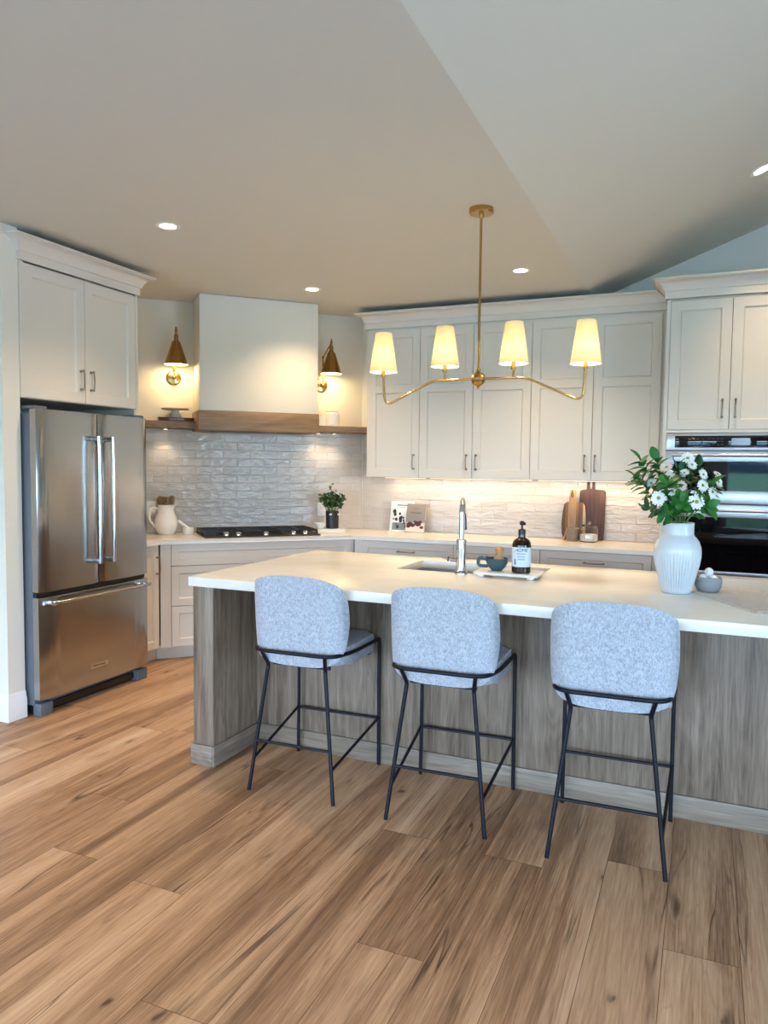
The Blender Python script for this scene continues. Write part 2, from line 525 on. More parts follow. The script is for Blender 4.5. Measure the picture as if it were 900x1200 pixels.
# ---------------------------------------------------------------- mesh helpers
class B:
    """collects shapes into one mesh"""

    def __init__(self):
        self.bm = bmesh.new()

    def box(self, x0, x1, y0, y1, z0, z1, bev=0.0, seg=2, rot=None, piv=None):
        bm = self.bm
        vs = [bm.verts.new((x, y, z)) for x in (x0, x1) for y in (y0, y1) for z in (z0, z1)]
        F = [(0, 1, 3, 2), (4, 6, 7, 5), (0, 4, 5, 1), (2, 3, 7, 6), (0, 2, 6, 4), (1, 5, 7, 3)]
        fs = [bm.faces.new([vs[i] for i in f]) for f in F]
        if bev > 0:
            es = list({e for f in fs for e in f.edges})
            r = bmesh.ops.bevel(bm, geom=es, offset=bev, segments=seg, affect='EDGES', profile=.5)
            vs = list({v for f in r['faces'] for v in f.verts} | {v for v in vs if v.is_valid})
        if rot is not None:
            p = Vector(piv or ((x0 + x1) / 2, (y0 + y1) / 2, (z0 + z1) / 2))
            for v in vs:
                v.co = rot @ (v.co - p) + p
        return self

    def prism(self, poly, z0, z1, bev=0.0):
        bm = self.bm
        a = [bm.verts.new((x, y, z0)) for x, y in poly]
        b = [bm.verts.new((x, y, z1)) for x, y in poly]
        n = len(poly)
        fs = [bm.faces.new(list(reversed(a))), bm.faces.new(b)]
        for i in range(n):
            fs.append(bm.faces.new((a[i], a[(i + 1) % n], b[(i + 1) % n], b[i])))
        if bev > 0:
            es = list({e for f in fs[:2] for e in f.edges})
            bmesh.ops.bevel(bm, geom=es, offset=bev, segments=2, affect='EDGES', profile=.5)
        return self

    def extr(self, poly, y0, y1, bev=0.0):
        """polygon in xz, extruded along y"""
        bm = self.bm
        a = [bm.verts.new((x, y0, z)) for x, z in poly]
        b = [bm.verts.new((x, y1, z)) for x, z in poly]
        n = len(poly)
        fs = [bm.faces.new(a), bm.faces.new(list(reversed(b)))]
        for i in range(n):
            fs.append(bm.faces.new((a[(i + 1) % n], a[i], b[i], b[(i + 1) % n])))
        if bev > 0:
            es = list({e for f in fs[:2] for e in f.edges})
            bmesh.ops.bevel(bm, geom=es, offset=bev, segments=2, affect='EDGES', profile=.5)
        return self

    def lathe(self, prof, c=(0, 0), n=32, flute=None):
        """profile [(r, z)], rotated about the vertical through c; flute = (count, depth, z0, z1)"""
        bm = self.bm
        rings = []
        for r, z in prof:
            if r < 1e-5:
                rings.append([bm.verts.new((c[0], c[1], z))])
                continue
            ring = []
            for i in range(n):
                a = 2 * PI * i / n
                rr = r
                if flute and flute[2] < z < flute[3]:
                    rr = r - flute[1] * (abs(math.sin(a * flute[0] / 2)) ** .6 < .55)
                ring.append(bm.verts.new((c[0] + rr * math.cos(a), c[1] + rr * math.sin(a), z)))
            rings.append(ring)
        for p, q in zip(rings, rings[1:]):
            for i in range(n):
                j = (i + 1) % n
                if len(p) == 1 and len(q) == 1:
                    continue
                if len(p) == 1:
                    bm.faces.new((p[0], q[j], q[i]))
                elif len(q) == 1:
                    bm.faces.new((p[i], p[j], q[0]))
                else:
                    bm.faces.new((p[i], p[j], q[j], q[i]))
        return self

    def tube(self, pts, r, n=10, closed=False, cap=True):
        bm = self.bm
        P = [Vector(p) for p in pts]
        m = len(P)
        rs = r if isinstance(r, (list, tuple)) else [r] * m
        T = []
        for i in range(m):
            if closed:
                t = P[(i + 1) % m] - P[i - 1]
            else:
                t = P[min(i + 1, m - 1)] - P[max(i - 1, 0)]
            T.append(t.normalized())
        u = T[0].orthogonal().normalized()
        rings = []
        for i in range(m):
            if i:
                q = T[i - 1].rotation_difference(T[i])
                u = (q @ u).normalized()
            u = (u - T[i] * u.dot(T[i])).normalized()
            w = T[i].cross(u)
            rings.append([bm.verts.new(P[i] + (u * math.cos(2 * PI * k / n) + w * math.sin(2 * PI * k / n)) * rs[i]) for k in range(n)])
        for i in range(m if closed else m - 1):
            a, b = rings[i], rings[(i + 1) % m]
            for k in range(n):
                bm.faces.new((a[k], a[(k + 1) % n], b[(k + 1) % n], b[k]))
        if cap and not closed:
            bm.faces.new(list(reversed(rings[0])))
            bm.faces.new(rings[-1])
        return self

    def ball(self, c, r, sx=1, sy=1, sz=1, sub=2, wob=0.0, seed=0):
        g = bmesh.ops.create_icosphere(self.bm, subdivisions=sub, radius=1.0)
        for v in g['verts']:
            k = 1 + (wob * mnoise.noise(v.co * 2.2 + Vector((seed, seed * 3, 0))) if wob else 0)
            v.co = Vector((v.co.x * r * sx * k + c[0], v.co.y * r * sy * k + c[1], v.co.z * r * sz * k + c[2]))
        return self

    def quad(self, *ps):
        self.bm.faces.new([self.bm.verts.new(p) for p in ps])
        return self

    def sweep(self, path, prof, right=True):
        """profile [(out, z)] swept along an open xy path with mitred corners; out = away from the cabinet"""
        bm = self.bm
        P = [Vector((x, y)) for x, y in path]
        n = len(P)
        dirs = [(P[i + 1] - P[i]).normalized() for i in range(n - 1)]
        nrm = [Vector((d.y, -d.x)) if right else Vector((-d.y, d.x)) for d in dirs]
        off = []
        for i in range(n):
            if i == 0:
                off.append(nrm[0])
            elif i == n - 1:
                off.append(nrm[-1])
            else:
                s = nrm[i - 1] + nrm[i]
                off.append(s / s.dot(nrm[i]))
        secs = [[bm.verts.new((P[i].x + off[i].x * o, P[i].y + off[i].y * o, z)) for o, z in prof] for i in range(n)]
        k = len(prof)
        for a, b in zip(secs, secs[1:]):
            for j in range(k):
                f = (a[j], a[(j + 1) % k], b[(j + 1) % k], b[j])
                bm.faces.new(f)
        bm.faces.new(secs[0])
        bm.faces.new(list(reversed(secs[-1])))
        return self

    def xf(self, mtx):
        bmesh.ops.transform(self.bm, matrix=mtx, verts=self.bm.verts)
        return self

    def add(self, other):
        me = bpy.data.meshes.new('tmp')
        other.bm.to_mesh(me)
        self.bm.from_mesh(me)
        bpy.data.meshes.remove(me)
        return self

    def build(self, name, material, parent=None, smooth=True, angle=35, label=None):
        bm = self.bm
        bmesh.ops.recalc_face_normals(bm, faces=bm.faces)
        me = bpy.data.meshes.new(name)
        bm.to_mesh(me)
        bm.free()
        if smooth:
            me.shade_smooth()
            me.set_sharp_from_angle(angle=math.radians(angle))
        me.materials.append(M[material])
        o = bpy.data.objects.new(name, me)
        COL.objects.link(o)
        if parent:
            o.parent = parent
        if label:
            o['label'] = label
        return o


def fillet(pts, rad, n=6):
    P = [Vector(p) for p in pts]
    out = [P[0]]
    for i in range(1, len(P) - 1):
        a, b, c = P[i - 1], P[i], P[i + 1]
        r = rad[i - 1] if isinstance(rad, (list, tuple)) else rad
        d1, d2 = (a - b), (c - b)
        r1 = min(r, d1.length * .49, d2.length * .49)
        s, e_ = b + d1.normalized() * r1, b + d2.normalized() * r1
        for k in range(n + 1):
            t = k / n
            out.append(s * (1 - t) ** 2 + b * 2 * t * (1 - t) + e_ * t * t)
    out.append(P[-1])
    return out


def rrect(x0, x1, z0, z1, r, n=5):
    if not isinstance(r, (list, tuple)):
        r = [r] * 4
    pts = []
    for (cx, cz, a0, rr) in ((x1 - r[0], z1 - r[0], 0, r[0]), (x0 + r[1], z1 - r[1], PI / 2, r[1]), (x0 + r[2], z0 + r[2], PI, r[2]), (x1 - r[3], z0 + r[3], 1.5 * PI, r[3])):
        for k in range(n + 1):
            a = a0 + PI / 2 * k / n
            pts.append((cx + rr * math.cos(a), cz + rr * math.sin(a)))
    return pts


def thing(name, label, cat, loc=(0, 0, 0), rot=0.0, group=None):
    o = bpy.data.objects.new(name, None)
    COL.objects.link(o)
    o.empty_display_size = .1
    o.location = loc
    o.rotation_euler = (0, 0, rot)
    return tag(o, label, cat, group)


def tag(o, label, cat, group=None):
    o['label'] = label
    o['category'] = cat
    if group:
        o['group'] = group
    return o


def struct(o):
    o['kind'] = 'structure'
    return o


def copy_tree(root, loc, rot, label, group=None):
    def cp(o, parent):
        c = o.copy()
        COL.objects.link(c)
        if parent:
            c.parent = parent
        for ch in [x for x in bpy.data.objects if x.parent == o]:
            cp(ch, c)
        return c
    r = cp(root, None)
    r.location = loc
    r.rotation_euler = (0, 0, rot) if not isinstance(rot, tuple) else rot
    r['label'] = label
    if group:
        r['group'] = group
    return r


def text_mesh(body, size, material, parent, name, mtx, bend=None, extrude=.0004):
    """flat lettering as a mesh; bend = radius of a vertical cylinder it wraps around"""
    cu = bpy.data.curves.new(name, 'FONT')
    cu.body = body
    cu.size = size
    cu.align_x = 'CENTER'
    cu.align_y = 'CENTER'
    cu.extrude = extrude
    tmp = bpy.data.objects.new('tmp_text', cu)
    COL.objects.link(tmp)
    dg = bpy.context.evaluated_depsgraph_get()
    me = bpy.data.meshes.new_from_object(tmp.evaluated_get(dg))
    bpy.data.objects.remove(tmp)
    if bend:
        for v in me.vertices:
            a = v.co.x / bend
            r = bend + v.co.z
            v.co = Vector((math.sin(a) * r, -math.cos(a) * r, v.co.y))
    else:
        for v in me.vertices:
            v.co = Vector((v.co.x, -v.co.z, v.co.y))
    me.transform(mtx)
    me.materials.clear()
    me.materials.append(M[material])
    o = bpy.data.objects.new(name, me)
    COL.objects.link(o)
    o.parent = parent
    return o


# ---------------------------------------------------------------- fixed measures
CEIL = 2.7636
RIDGE_X, SLOPE = -.69, .3775
PEAK_X = 2.3
PEAK_Z = CEIL + (PEAK_X - RIDGE_X) * SLOPE
CTR = .9053
ISL = .9221
LX, RX, RY = -6.6, 4.9, -9.2
CW = 2.6787                      # diagonal wall: y = x + CW
DIAG = (-3.3815, -.7028, 0)      # wall point behind the hood's middle; local x along the wall, -y into the room
XW = -4.13                       # wall behind the refrigerator

# ================================================================ STRUCTURE
# floor of separate oak boards
bm = bmesh.new()
uvl = bm.loops.layers.uv.new('grain')
cal = bm.loops.layers.float_color.new('plank')
PW = .2165
known = {0: -3.2, 2: -3.353, 5: -4.489, 7: -4.036, 9: -3.984, 4: -3.33, 3: -4.02, 1: -5.1, 6: -5.0, 8: -5.2}
rng = random.Random(3)
i0, i1 = math.floor((LX - .07) / PW), math.ceil((RX - .07) / PW)
for i in range(i0, i1 + 1):
    x1 = .07 + i * PW
    x0, x1 = max(LX, x1 - PW), min(RX, x1)
    if x1 - x0 < .004:
        continue
    y = known.get(-i, rng.uniform(-5.2, -3.1))
    ys = [y]
    while ys[0] > RY:
        ys.insert(0, ys[0] - rng.uniform(1.9, 2.4))
    while ys[-1] < 0:
        ys.append(ys[-1] + rng.uniform(1.9, 2.4))
    for a, b_ in zip(ys, ys[1:]):
        a, b_ = max(a, RY), min(b_, 0)
        if b_ - a < .01:
            continue
        g = .0009
        vs = [bm.verts.new(p) for p in ((x0 + g, a + g, 0), (x1 - g, a + g, 0), (x1 - g, b_ - g, 0), (x0 + g, b_ - g, 0))]
        f = bm.faces.new(vs)
        c = (rng.random(), rng.random(), rng.random(), 1)
        ou, ov = rng.uniform(0, 90), rng.uniform(0, 90)
        for lp in f.loops:
            lp[uvl].uv = (lp.vert.co.x - x0 + ou, lp.vert.co.y - a + ov)
            lp[cal] = c
me = bpy.data.meshes.new('floor')
bm.to_mesh(me)
bm.free()
me.materials.append(M['floor'])
floor = bpy.data.objects.new('floor', me)
COL.objects.link(floor)
struct(floor)
B().box(LX - .2, RX + .2, RY - .2, .2, -.12, -.0012).build('floor_joint', 'subfloor', floor)

# ceiling: flat part, then the vault rising to the right
TH = .12
prof = [(LX - .2, CEIL), (RIDGE_X, CEIL), (PEAK_X, PEAK_Z), (RX + .2, PEAK_Z - (RX + .2 - PEAK_X) * SLOPE)]
prof += [(x, z + TH) for x, z in reversed(prof)]
struct(B().extr(prof, RY - .2, .2).build('ceiling', 'ceiling', angle=5))


def vault(x):
    if x < RIDGE_X:
        return CEIL
    return CEIL + (x - RIDGE_X) * SLOPE if x < PEAK_X else PEAK_Z - (x - PEAK_X) * SLOPE


def gable(x0, x1, y0, y1, z0=0.0):
    xs = [x0] + [x for x in (RIDGE_X, PEAK_X) if x0 < x < x1] + [x1]
    poly = [(x0, z0), (x1, z0)] + [(x, vault(x) + .03) for x in reversed(xs)]
    return B().extr(poly, y0, y1)


wall_back = struct(gable(-2.72, RX + .2, 0, .15).build('wall_back', 'wall'))
dw = B().box(-1.1, 1.02, 0, .15, 0, CEIL + .03).build('wall_diagonal', 'wall')
dw.location = DIAG
dw.rotation_euler = (0, 0, PI / 4)
struct(dw)
struct(B().box(XW - .15, XW, -2.955, -1.40, 0, CEIL + .03).build('wall_alcove', 'wall'))
wp = struct(B().box(LX, -3.4213, -3.0703, -2.958, 0, CEIL + .03).build('wall_partition', 'wall'))
struct(B().box(LX - .15, LX, RY, -2.958, 0, CEIL + .03).build('wall_left', 'wall'))
wr = B()
WIN = [(-5.6, -3.3), (-2.7, -.37), (.425, 2.2), (2.5, 4.3)]  # middle pier made up: stands in for a person's dark reflection in the ovens
zs0, zs1 = .12, 2.25
xs = [LX] + [x for w in WIN for x in w] + [RX]
for a, b_ in zip(xs[::2], xs[1::2]):
    wr.box(a, b_, RY - .15, RY, 0, zs1)
for a, b_ in WIN:
    wr.box(a, b_, RY - .15, RY, 0, zs0)
wr.add(gable(LX, RX, RY - .15, RY, zs1))
struct(wr.build('wall_rear', 'wall'))
# right wall with one broad window
WR = (-7.2, -4.4, .5, 2.2)
wq = B().box(RX, RX + .15, RY, WR[0], 0, vault(RX) + .03).box(RX, RX + .15, WR[1], 0, 0, vault(RX) + .03)
wq.box(RX, RX + .15, WR[0], WR[1], 0, WR[2]).box(RX, RX + .15, WR[0], WR[1], WR[3], vault(RX) + .03)
struct(wq.build('wall_right', 'wall'))


def window_y(n, a, b_):
    w = thing('window_%d' % n, '', 'window', ((a + b_) / 2, RY - .075, zs0))
    del w['label'], w['category']
    struct(w)
    h, hw = zs1 - zs0, (b_ - a) / 2
    f = B()
    for x0, x1 in ((-hw, -hw + .06), (hw - .06, hw), (-.035, .035)):
        f.box(x0, x1, -.04, .04, 0, h)
    f.box(-hw, hw, -.04, .04, 0, .07).box(-hw, hw, -.04, .04, h - .06, h)
    f.build('window_frame', 'trim', w)
    B().box(-hw + .06, -.035, -.004, .004, .07, h - .06).box(.035, hw - .06, -.004, .004, .07, h - .06).build('window_glass', 'pane', w)
    portal('daylight_portal', ((a + b_) / 2, RY - .16, zs0 + h / 2), (PI / 2, 0, 0), b_ - a, h)


for k, (a, b_) in enumerate(WIN):
    window_y(k + 1, a, b_)
w = thing('window_5', '', 'window', (RX + .075, (WR[0] + WR[1]) / 2, WR[2]))
del w['label'], w['category']
struct(w)
hw, h = (WR[1] - WR[0]) / 2, WR[3] - WR[2]
f = B()
for y0, y1 in ((-hw, -hw + .06), (hw - .06, hw), (-.035, .035)):
    f.box(-.04, .04, y0, y1, 0, h)
f.box(-.04, .04, -hw, hw, 0, .07).box(-.04, .04, -hw, hw, h - .06, h)
f.build('window_frame', 'trim', w)
B().box(-.004, .004, -hw + .06, hw - .06, .07, h - .06).build('window_glass', 'pane', w)
portal('daylight_portal', (RX + .16, (WR[0] + WR[1]) / 2, WR[2] + h / 2), (0, PI / 2, 0), h, hw * 2)
# outdoors seen in the reflections
struct(B().box(-500, 500, -700, RY - 8.0, -.5, -.32).build('ground', 'grass'))
struct(B().box(-9, 8, RY - 8.0, RY - .16, -.5, -.12).build('ground.001', 'patio'))

hl = B()
for k in range(60):
    x = -480 + k * 16
    hl.ball((x, -420 + 10 * math.sin(k), 0), 11 + 3 * math.sin(k * 1.7) + 2 * math.sin(k * 4.1), 1.5, .6, .62, 1)
struct(hl.build('hills', 'trees'))

# baseboard round the end of the partition
bbp = [(0, 0), (.016, 0), (.016, .115), (.010, .125), (.010, .14), (.004, .155), (0, .155)]
struct(B().sweep([(LX, -3.0703), (-3.4213, -3.0703), (-3.4213, -2.960)], bbp).build('baseboard_left', 'trim'))

# backsplash tile, children of their walls
t = B().box(-1.045, .9935, -.008, 0, CTR + .001, 1.742).build('tile_backsplash', 'tile', dw)
B().box(-2.664, -.142, -.008, 0, CTR + .001, 1.374).build('tile_backsplash', 'tile', wall_back)
B().box(-2.664, -2.482, -.008, 0, 1.3745, 1.742).build('tile_backsplash', 'tile', wall_back)

# ================================================================ CABINETS
CROWN = [(0, 2.592), (.012, 2.592), (.012, 2.640), (.020, 2.642), (.024, 2.652), (.030, 2.668), (.042, 2.686), (.058, 2.699), (.074, 2.704), (.074, 2.709), (.088, 2.709), (.088, 2.719), (0, 2.719)]


def door(x0, x1, z0, z1, yf, rail=.062, mids=(), t=.02, rec=.012, slope=.008):
    """shaker front: frame, sloped inner edge, recessed panel; front face at yf"""
    b = B()
    bm = b.bm
    g = .0020
    x0, x1, z0, z1 = x0 + g, x1 - g, z0 + g, z1 - g
    zl = [z0 + rail] + [v for m_ in mids for v in (m_ - rail / 2, m_ + rail / 2)] + [z1 - rail]
    b.box(x0, x0 + rail, yf, yf + t, z0, z1)
    b.box(x1 - rail, x1, yf, yf + t, z0, z1)
    zz = [z0] + zl + [z1]
    for a, c in zip(zz[::2], zz[1::2]):
        b.box(x0 + rail, x1 - rail, yf, yf + t, a, c)
    for a, c in zip(zl[::2], zl[1::2]):
        X0, X1 = x0 + rail, x1 - rail
        o = [(X0, yf, a), (X1, yf, a), (X1, yf, c), (X0, yf, c)]
        s = slope
        i = [(X0 + s, yf + rec, a + s), (X1 - s, yf + rec, a + s), (X1 - s, yf + rec, c - s), (X0 + s, yf + rec, c - s)]
        for k in range(4):
            b.quad(o[k], o[(k + 1) % 4], i[(k + 1) % 4], i[k])
        b.quad(*i)
    return b


def pull(x, z, yf, L=.128, vertical=True):
    """arched bar pull on two round posts"""
    b = B()
    h = L / 2
    pts = [(-h, -.026), (-h * .82, -.029), (-h * .4, -.032), (0, -.033), (h * .4, -.032), (h * .82, -.029), (h, -.026)]
    if vertical:
        b.tube([(x, yf + d, z + s) for s, d in pts], .0048, 8)
        for s in (-h * .86, h * .86):
            b.tube([(x, yf, z + s), (x, yf - .006, z + s), (x, yf - .010, z + s), (x, yf - .028, z + s)], [.0085, .0085, .005, .005], 8)
            b.ball((x, yf - .028, z + s), .0075, sub=1)
    else:
        b.tube([(x + s, yf + d, z) for s, d in pts], .0048, 8)
        for s in (-h * .86, h * .86):
            b.tube([(x + s, yf, z), (x + s, yf - .006, z), (x + s, yf - .010, z), (x + s, yf - .028, z)], [.0085, .0085, .005, .005], 8)
            b.ball((x + s, yf - .028, z), .0075, sub=1)
    return b


ZU0, ZU1 = 1.3757, 2.5735
UF = -.3493
UL = 'off-white upper cabinet '


def upper(x0, x1, splits, handles, label):
    t = thing('upper_cabinet', label, 'cabinet', ((x0 + x1) / 2, 0, ZU0), 0, 'upper cabinets on the back wall')
    c = t.location.x
    B().box(x0 - c + .0005, x1 - c - .0005, UF + .021, -.009, 0, 2.5915 - ZU0).build('cabinet_body', 'cabinet', t)
    B().box(splits[0] - c + .001, splits[-1] - c - .001, UF + .0205, UF + .0212, .004, ZU1 - ZU0 - .004).build('door_gap_shade', 'gap_shade', t)  # dark sheet behind the doors, painted shade for the gaps
    for a, b_, hx in zip(splits, splits[1:], handles):
        d = door(a - c, b_ - c, 0, ZU1 - ZU0, UF, .062, (2.097 - ZU0,)).build('door', 'cabinet', t)
        pull(hx - c, 1.503 - ZU0, UF).build('handle', 'pull', d)
    return t


upper(-2.479, -2.003, [-2.4566, -2.003], [-2.047], 'narrow single-door off-white upper cabinet next to the hood corner')
upper(-2.003, -1.099, [-2.003, -1.5576, -1.099], [-1.600, -1.522], 'two-door off-white upper cabinet above the kitchen faucet, middle of the run')
upper(-1.099, -.142, [-1.099, -.6415, -.175], [-.690, -.615], 'two-door off-white upper cabinet above the wooden cutting boards')
CROWN_T = [(o, z + .007) for o, z in CROWN]
cr = B().sweep([(-2.4795, -.009), (-2.4795, UF + .018), (-.1425, UF + .018)], CROWN)
for v in cr.bm.verts:
    if v.co.x > -.15:                       # coped against the crown of the oven cabinet
        off = .012
        for (o0, z0), (o1, z1) in zip(CROWN_T, CROWN_T[1:]):
            if min(z0, z1) - .004 <= v.co.z <= max(z0, z1) + .004:
                off = max(off, o0, o1)
        v.co.x = -.1375 - off
tag(cr.build('crown_molding', 'cabinet'),
    'stepped crown molding along the top of the five-door upper run', 'molding', 'crown moldings')

# oven tower
TF = -.6423
t = thing('oven_cabinet', 'tall off-white cabinet housing the built-in double oven', 'cabinet', (.266, 0, 0))
bx = B()
bx.box(-.402, -.386, TF + .021, -.009, .1, 2.5915).box(.386, .402, TF + .021, -.009, .1, 2.5915)
bx.box(-.386, .386, TF + .021, -.009, 1.7115, 2.5915).box(-.386, .386, TF + .021, -.009, .1, .742)
bx.box(-.386, .386, -.03, -.009, .742, 1.7115)
bx.box(-.402, -.378, TF, TF + .021, .1, 2.5915).box(.378, .402, TF, TF + .021, .1, 2.5915)
bx.box(-.378, .378, TF, TF + .021, 2.586, 2.5915).box(-.378, .378, TF, TF + .021, 1.7115, 1.729)
bx.build('cabinet_body', 'cabinet', t)
B().box(-.377, .377, TF + .0205, TF + .0212, 1.735, 2.58).build('door_gap_shade', 'gap_shade', t)
for a, b_, hx in ((-.3775, 0, -.042), (0, .3775, .036)):
    d = door(a, b_, 1.7311, 2.5847, TF, .062).build('door', 'cabinet', t)
    pull(hx, 1.868, TF).build('handle', 'pull', d)
d = door(-.3775, .3775, .12, .735, TF, .062).build('drawer', 'cabinet', t)
pull(0, .66, TF, vertical=False).build('handle', 'pull', d)
B().box(-.40, .40, TF + .07, -.009, 0, .1).build('toe_kick', 'cabinet', t)
CROWN_T = [(o, z + .007) for o, z in CROWN]
tag(B().sweep([(-.1365, UF + .02), (-.1365, TF), (.6685, TF), (.6685, -.01)], CROWN_T).build('crown_molding', 'cabinet'),
    'crown molding capping the tall oven cabinet', 'molding', 'crown moldings')

# refrigerator cabinet (faces +x)
FX = -3.4149
t = thing('refrigerator_cabinet', 'two-door off-white cabinet mounted above the steel refrigerator', 'cabinet', (FX, -2.4875, 0), PI / 2)
bx = B().box(-.468, .4775, .021, .70, 1.83, 2.5915)
bx.box(-.468, -.441, 0, .021, 1.83, 2.5915).box(.457, .4775, 0, .021, 1.83, 2.5915)
bx.build('cabinet_body', 'cabinet', t)
B().box(.4585, .4775, .021, .70, 0, 1.83).build('side_panel', 'cabinet', t)
B().box(-.440, .456, .0205, .0212, 1.836, 2.578).build('door_gap_shade', 'gap_shade', t)
for a, b_, hx in ((-.4437, .0088, -.030), (.0088, .4549, .052)):
    d = door(a, b_, 1.8316, 2.5826, 0, .064).build('door', 'cabinet', t)
    pull(hx, 1.972, 0).build('handle', 'pull', d)
tag(B().sweep([(-3.4210, -2.9563), (-3.4149, -2.9563), (-3.4149, -2.0095), (-4.12, -2.0095)], CROWN).build('crown_molding', 'cabinet'),
    'crown molding capping the cabinet over the refrigerator', 'molding', 'crown moldings')

# base cabinets ---------------------------------------------------------------
Z1, Z2, Z3, Z4 = .870, .708, .408, .105


# against the refrigerator, faces +x
t = thing('base_cabinet', 'narrow off-white base cabinet with one door squeezed beside the refrigerator', 'cabinet', (-3.522, -1.85, 0), PI / 2)
B().prism([(-.1565, .021), (.168, .021), (.40, .25), (.40, .60), (-.1565, .60)], .1, .8735).build('cabinet_body', 'cabinet', t)
B().prism([(-.1565, .075), (.2145, .075), (.34, .20), (.34, .60), (-.1565, .60)], 0, .0995).build('toe_kick', 'cabinet', t)
d = door(-.154, .162, Z4, Z1, 0, .055).build('door', 'cabinet', t)
pull(.137, .72, 0, .14).build('handle', 'pull', d)

# diagonal drawer base under the cooktop
DF = -.587
t = thing('drawer_cabinet', 'wide off-white drawer base standing diagonally under the cooktop', 'cabinet', DIAG, PI / 4)
B().prism([(-.765, DF + .021), (.705, DF + .021), (.99, -.30), (.99, -.009), (-.72, -.009), (-.765, -.12)], .1, .8735).build('cabinet_body', 'cabinet', t)
B().prism([(-.8105, DF + .08), (.739, DF + .08), (.96, -.25), (.96, -.02), (-.70, -.02)], 0, .0995).build('toe_kick', 'cabinet', t)
B().box(-.785, -.709, DF + .004, DF + .0205, .1, .8735).build('corner_stile', 'cabinet', t)
B().box(.710, .722, DF + .004, DF + .0205, .1, .8735).build('corner_stile', 'cabinet', t)
B().box(-.7078, .708, DF + .0195, DF + .0206, Z4, Z1).build('drawer_gap_shade', 'gap_shade', t)  # thin dark sheet, shade between drawer fronts put in as colour
for a, b_ in ((Z2, Z1), (Z3, Z2), (Z4, Z3)):
    door(-.7076, .709, a, b_, DF, .052).build('drawer', 'cabinet', t)

# back wall drawers
BF = -.613
bcs = [(-2.455, -1.610, -2.382, -1.610, 'three-drawer off-white base cabinet along the back wall below the two propped books'),
       (-1.610, -.949, -1.610, -.949, 'three-drawer off-white base cabinet along the back wall seen right behind the soap bottle'),
       (-.949, -.142, -.949, -.180, 'three-drawer off-white base cabinet along the back wall below the wooden cutting boards')]
for x0, x1, d0, d1, lb in bcs:
    t = thing('base_cabinet', lb, 'cabinet', ((x0 + x1) / 2, 0, 0), 0, 'base cabinets along the back wall')
    c = t.location.x
    B().box(x0 - c + .0006, x1 - c - .0006, BF + .021, -.009, .1, .8735).build('cabinet_body', 'cabinet', t)
    B().box((x0 if x0 > -2.4 else -2.498) - c + .0006, x1 - c - .0006, BF + .075, BF + .10, 0, .0995).build('toe_kick', 'cabinet', t)
    fx = B()
    if d0 > x0 + .01:
        fx.box(x0 - c + .006, d0 - c - .001, BF + .004, BF + .0205, .1, .8735)
    if d1 < x1 - .01:
        fx.box(d1 - c + .001, x1 - c - .001, BF + .004, BF + .0205, .1, .8735)
    if len(fx.bm.verts):
        fx.build('filler_strip', 'cabinet', t)
    B().box(d0 - c, d1 - c, BF + .0195, BF + .0206, Z4, Z1).build('drawer_gap_shade', 'gap_shade', t)
    for a, b_ in ((Z2, Z1), (Z3, Z2), (Z4, Z3)):
        d = door(d0 - c, d1 - c, a, b_, BF, .052).build('drawer', 'cabinet', t)
        pull((d0 + d1) / 2 - c, (a + b_) / 2 + .006, BF, .15, False).build('handle', 'pull', d)

# worktop
poly = [(XW + .002, -2.008), (-3.492, -2.008), (-3.492, -1.686), (-2.4497, -.6434), (-.1415, -.6434), (-.1415, -.0005), (-2.678, -.0005), (XW + .002, XW + CW + .0005)]
tag(B().prism(poly, .8745, CTR, .003).build('countertop', 'quartz'),
    'white quartz countertop bending round the cooktop corner below the tile', 'countertop')

# ---------------------------------------------------------------- range hood and shelves
t = thing('range_hood', 'white plastered range hood box with wooden beam over the cooktop', 'range hood', DIAG, PI / 4)
bx = B().box(-.469, .468, -.396, -.0005, 1.8795, CEIL - .004, .004, 2)
bx.build('hood_body', 'wall', t)
B().box(-.479, .478, -.408, -.0085, 1.727, 1.879, .002).build('beam', 'shelf', t, label='oak beam along the hood bottom')
B().box(-.36, .36, -.33, -.08, 1.7235, 1.7268, .001).build('filter', 'fridge_side', t)

c45 = math.cos(PI / 4)


def dloc(x, y):
    dx, dy = x - DIAG[0], y - DIAG[1]
    return ((dx + dy) * c45, (-dx + dy) * c45)


SZ0, SZ1 = 1.7455, 1.797
t = thing('floating_shelf', 'short oak wall shelf holding the cake stand', 'shelf', DIAG, PI / 4, 'oak shelves flanking the hood')
e1 = dloc(-3.86, -2.005)
B().prism([(-.4795, -.0005), (-1.055, -.0005), (-1.055, -.02), (-.92, -.245), (-.4795, -.245)], SZ0, SZ1, .002).build('shelf_board', 'shelf', t)
t2 = thing('floating_shelf', 'short oak wall shelf holding the ribbed candle jar', 'shelf', DIAG, PI / 4, 'oak shelves flanking the hood')
p1, p2 = dloc(-2.4815, -.010), dloc(-2.4815, -.335)
q = dloc(-2.668, -.010)
B().prism([(.4785, -.245), (dloc(-2.4815, -.15)[0], -.245), p1, q, (.4785, -.0005)], SZ0, SZ1, .002).build('shelf_board', 'shelf', t2)

# ---------------------------------------------------------------- refrigerator (faces +x)
t = thing('refrigerator', 'stainless french-door refrigerator with bottom freezer drawer', 'refrigerator', (-3.31, -2.495, 0), PI / 2)
B().box(-.447, .447, .058, .70, .06, 1.745, .004).build('body', 'fridge_side', t)


